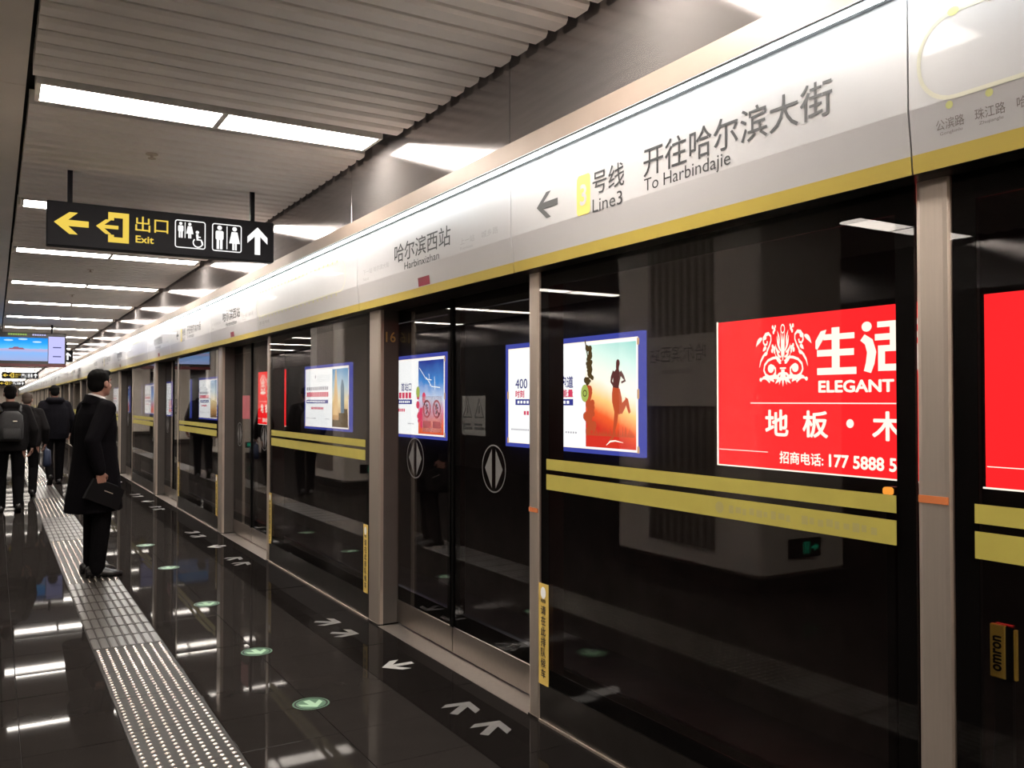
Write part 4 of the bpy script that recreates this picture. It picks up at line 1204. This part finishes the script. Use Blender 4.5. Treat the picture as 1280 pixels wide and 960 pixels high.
    if P.get('collar'):
        k_ = MB(); n = 20; rs = []
        for z, rx, ry in ((1.455, .078, .076), (1.512, .069, .067), (1.514, .062, .060), (1.457, .066, .064)):
            rs.append([(rx * math.cos(2 * PI * i / n), lean + .004 + ry * math.sin(2 * PI * i / n), z - .020 * math.sin(2 * PI * i / n)) for i in range(n)])
        rs.append(rs[0]); k_.loft(rs, False)
        mesh_obj('shirt_collar', [W(v) for v in k_.v], k_.f, m_shirt, root, True)
        k_ = MB(); rs = []
        for z, rx, ry in ((1.420, .125, .108), (1.492, .090, .084), (1.494, .080, .074), (1.42, .09, .08)):
            rs.append([(rx * math.cos(t), lean - .004 + ry * math.sin(t), z - .030 * math.sin(t)) for t in [PI * .62 + (PI * 1.76) * i / n for i in range(n + 1)]])
        rs.append(rs[0]); k_.loft(rs, False)
        mesh_obj('coat_collar', [W(v) for v in k_.v], k_.f, P.get('coat_mat', m_coat), root, True)
    return root, W

# man in the long coat looking at the doors, document bag in his right hand
P1 = dict(foot_l=(-.12, .03, 0), knee_l=(-.11, .04, .49), foot_r=(.115, -.03, 0), knee_r=(.105, .015, .49), toe_l=(.15, 1, 0), toe_r=(.38, 1, 0),
          elbow_l=(-.26, -.03, 1.13), wrist_l=(-.24, .10, .90), elbow_r=(.275, -.15, 1.14), wrist_r=(.275, -.085, .885),
          hand_dir_r=(-.05, .15, -1), palm_r=(-1, .0, .0), thumb_r=1, curl_r=.72, curl_l=.3, thumb_l=-1, head_yaw=.42, head_pitch=.06, lean=.01, collar=True,
          coat=[(0, -.01, .545, .245, .215, 24, 2.3, .05), (0, -.005, .68, .238, .200), (0, 0, .85, .228, .178), (0, 0, 1.0, .215, .158), (0, 0, 1.12, .205, .145), (0, .005, 1.25, .212, .145), (0, .01, 1.36, .205, .128), (0, .008, 1.425, .165, .10), (0, .005, 1.465, .095, .082)],
          coat_mat=m_coat, voxel=.0075)
TH = math.radians(-70)
root1, W1 = person((.80, 8.85, .005), TH, 1.085, 'man in a long black coat standing on the tactile strip holding a dark bag', P1)
# bag held by its top edge
bagc = Vector((.266, -.04, .705))
mb = MB(); tl = math.radians(-24)
Rb = Matrix.Rotation(tl, 3, 'X')
bv = []
for dx in (-.022, .022):
    for (yy, zz) in ((-.15, -.09), (.15, -.09), (.14, .085), (-.14, .085)): bv.append(bagc + Rb @ Vector((dx * (1 if zz < 0 else .6), yy, zz)))
mb.add(bv, [(3, 2, 1, 0), (4, 5, 6, 7), (0, 1, 5, 4), (1, 2, 6, 5), (2, 3, 7, 6), (3, 0, 4, 7)])
rb = thing('document_bag', tuple(W1(bagc)), 'slim dark document bag hanging from the hand of the man in the coat', 'bag')
bo = mesh_obj('pouch', [W1(v) for v in mb.v], mb.f, m_bag, rb)
bv2 = MB().capsule(bagc + Rb @ Vector((0, -.07, .085)), .011, bagc + Rb @ Vector((0, .07, .085)), .011, 8)
mesh_obj('handle', [W1(v) for v in bv2.v], bv2.f, m_bag, rb, True)
zp = MB().capsule(bagc + Rb @ Vector((.021, -.02, .02)), .004, bagc + Rb @ Vector((.021, .05, .02)), .004, 6)
mesh_obj('zip', [W1(v) for v in zp.v], zp.f, m_steel, rb, True)

# man walking away in a hooded dark jacket
P2 = dict(foot_l=(-.085, -.20, .07), knee_l=(-.095, .03, .48), foot_r=(.085, .10, 0), knee_r=(.09, .09, .50), toe_l=(0, 1, -.55), toe_r=(0, 1, 0),
          elbow_l=(-.285, -.06, 1.13), wrist_l=(-.28, .03, .90), elbow_r=(.285, -.02, 1.13), wrist_r=(.28, .12, .92), curl_l=.5, curl_r=.5,
          head_pitch=-.12, lean=.03, garment='jacket', coat_mat=m_jacket,
          coat=[(0, 0, .80, .215, .165), (0, 0, .90, .235, .180), (0, .005, 1.05, .235, .18), (0, .015, 1.2, .235, .175), (0, .022, 1.33, .225, .155), (0, .028, 1.425, .17, .115), (0, .03, 1.48, .10, .09)],
          extra=[((-.07, -.07, 1.47), .062, (.07, -.07, 1.47), .062), ((-.10, -.02, 1.48), .05, (-.05, .06, 1.46), .04), ((.10, -.02, 1.48), .05, (.05, .06, 1.46), .04)], voxel=.010)
person((1.0, 18.8, 0), math.radians(4), 1.09, 'man in a hooded dark jacket walking away down the tactile strip', P2)
# man at the left edge with a backpack
P3 = dict(foot_l=(-.10, .12, 0), knee_l=(-.10, .10, .50), foot_r=(.10, -.12, .03), knee_r=(.10, .05, .48), toe_l=(0, 1, 0), toe_r=(0, 1, -.25),
          elbow_l=(-.285, 0, 1.13), wrist_l=(-.27, .12, .92), elbow_r=(.285, -.03, 1.13), wrist_r=(.275, .08, .90), curl_l=.5, curl_r=.5,
          lean=.02, garment='jacket', coat_mat=m_jacket2,
          coat=[(0, 0, .84, .20, .15), (0, 0, .93, .222, .165), (0, .005, 1.05, .225, .165), (0, .01, 1.2, .228, .165), (0, .015, 1.33, .22, .15), (0, .02, 1.425, .165, .11), (0, .02, 1.48, .095, .085)],
          extra=[((-.06, -.055, 1.46), .055, (.06, -.055, 1.46), .055)], voxel=.010)
root3, W3 = person((.20, 14.4, 0), math.radians(2), 1.05, 'man in a charcoal jacket walking away at the left frame edge', P3)
rp = thing('backpack', tuple(W3((0, -.22, 1.15))), 'dark grey backpack on the man at the left frame edge', 'backpack')
bp = MB().loft([ell(0, -.235, .98, .12, .06, 20, 4), ell(0, -.245, 1.02, .145, .085, 20, 4), ell(0, -.245, 1.2, .148, .09, 20, 4), ell(0, -.235, 1.33, .135, .075, 20, 3), ell(0, -.22, 1.385, .08, .04, 20, 3)])
mesh_obj('pack', [W3(v) for v in bp.v], bp.f, m_pack, rp, True)
bp = MB().loft([ell(0, -.325, 1.0, .09, .025, 16, 4), ell(0, -.335, 1.03, .105, .035, 16, 4), ell(0, -.335, 1.14, .105, .035, 16, 4), ell(0, -.325, 1.16, .09, .02, 16, 4)])
mesh_obj('front_pocket', [W3(v) for v in bp.v], bp.f, m_pack, rp, True)
for sg in (-1, 1):
    bp = MB().capsule((sg * .11, -.16, 1.38), .018, (sg * .125, .03, 1.475), .018, 8)
    mesh_obj('strap', [W3(v) for v in bp.v], bp.f, m_pack, rp, True)
bp = MB().capsule((.06, -.335, 1.25), .008, (.02, -.335, 1.25), .008, 6)
mesh_obj('zip_pull', [W3(v) for v in bp.v], bp.f, m_steel, rp, True)
# person half hidden behind him, brown cap, blue bag
P4 = dict(P3); P4.update(coat_mat=m_jacket2, hair=m_brown, lean=.015)
root4, W4 = person((.47, 16.6, 0), math.radians(-6), 1.0, 'person in a brown cap half hidden behind the man at the left edge', P4)
rb = thing('blue_bag', tuple(W4((.33, .05, .62))), 'blue cloth bag carried beside the half hidden person', 'bag')
q = MB().loft([ell(.30, .08, .50, .05, .13, 18, 4), ell(.30, .08, .54, .065, .15, 18, 4), ell(.30, .08, .76, .05, .14, 18, 4), ell(.29, .08, .79, .02, .12, 18, 4)])
mesh_obj('pouch', [W4(v) for v in q.v], q.f, m_bluebag, rb, True)
q = MB().capsule((.288, .02, .79), .008, (.28, .08, .83), .008, 6).capsule((.28, .08, .83), .008, (.288, .14, .79), .008, 6)
mesh_obj('handle', [W4(v) for v in q.v], q.f, m_bluebag, rb, True)

bpy.data.objects.remove(_to)
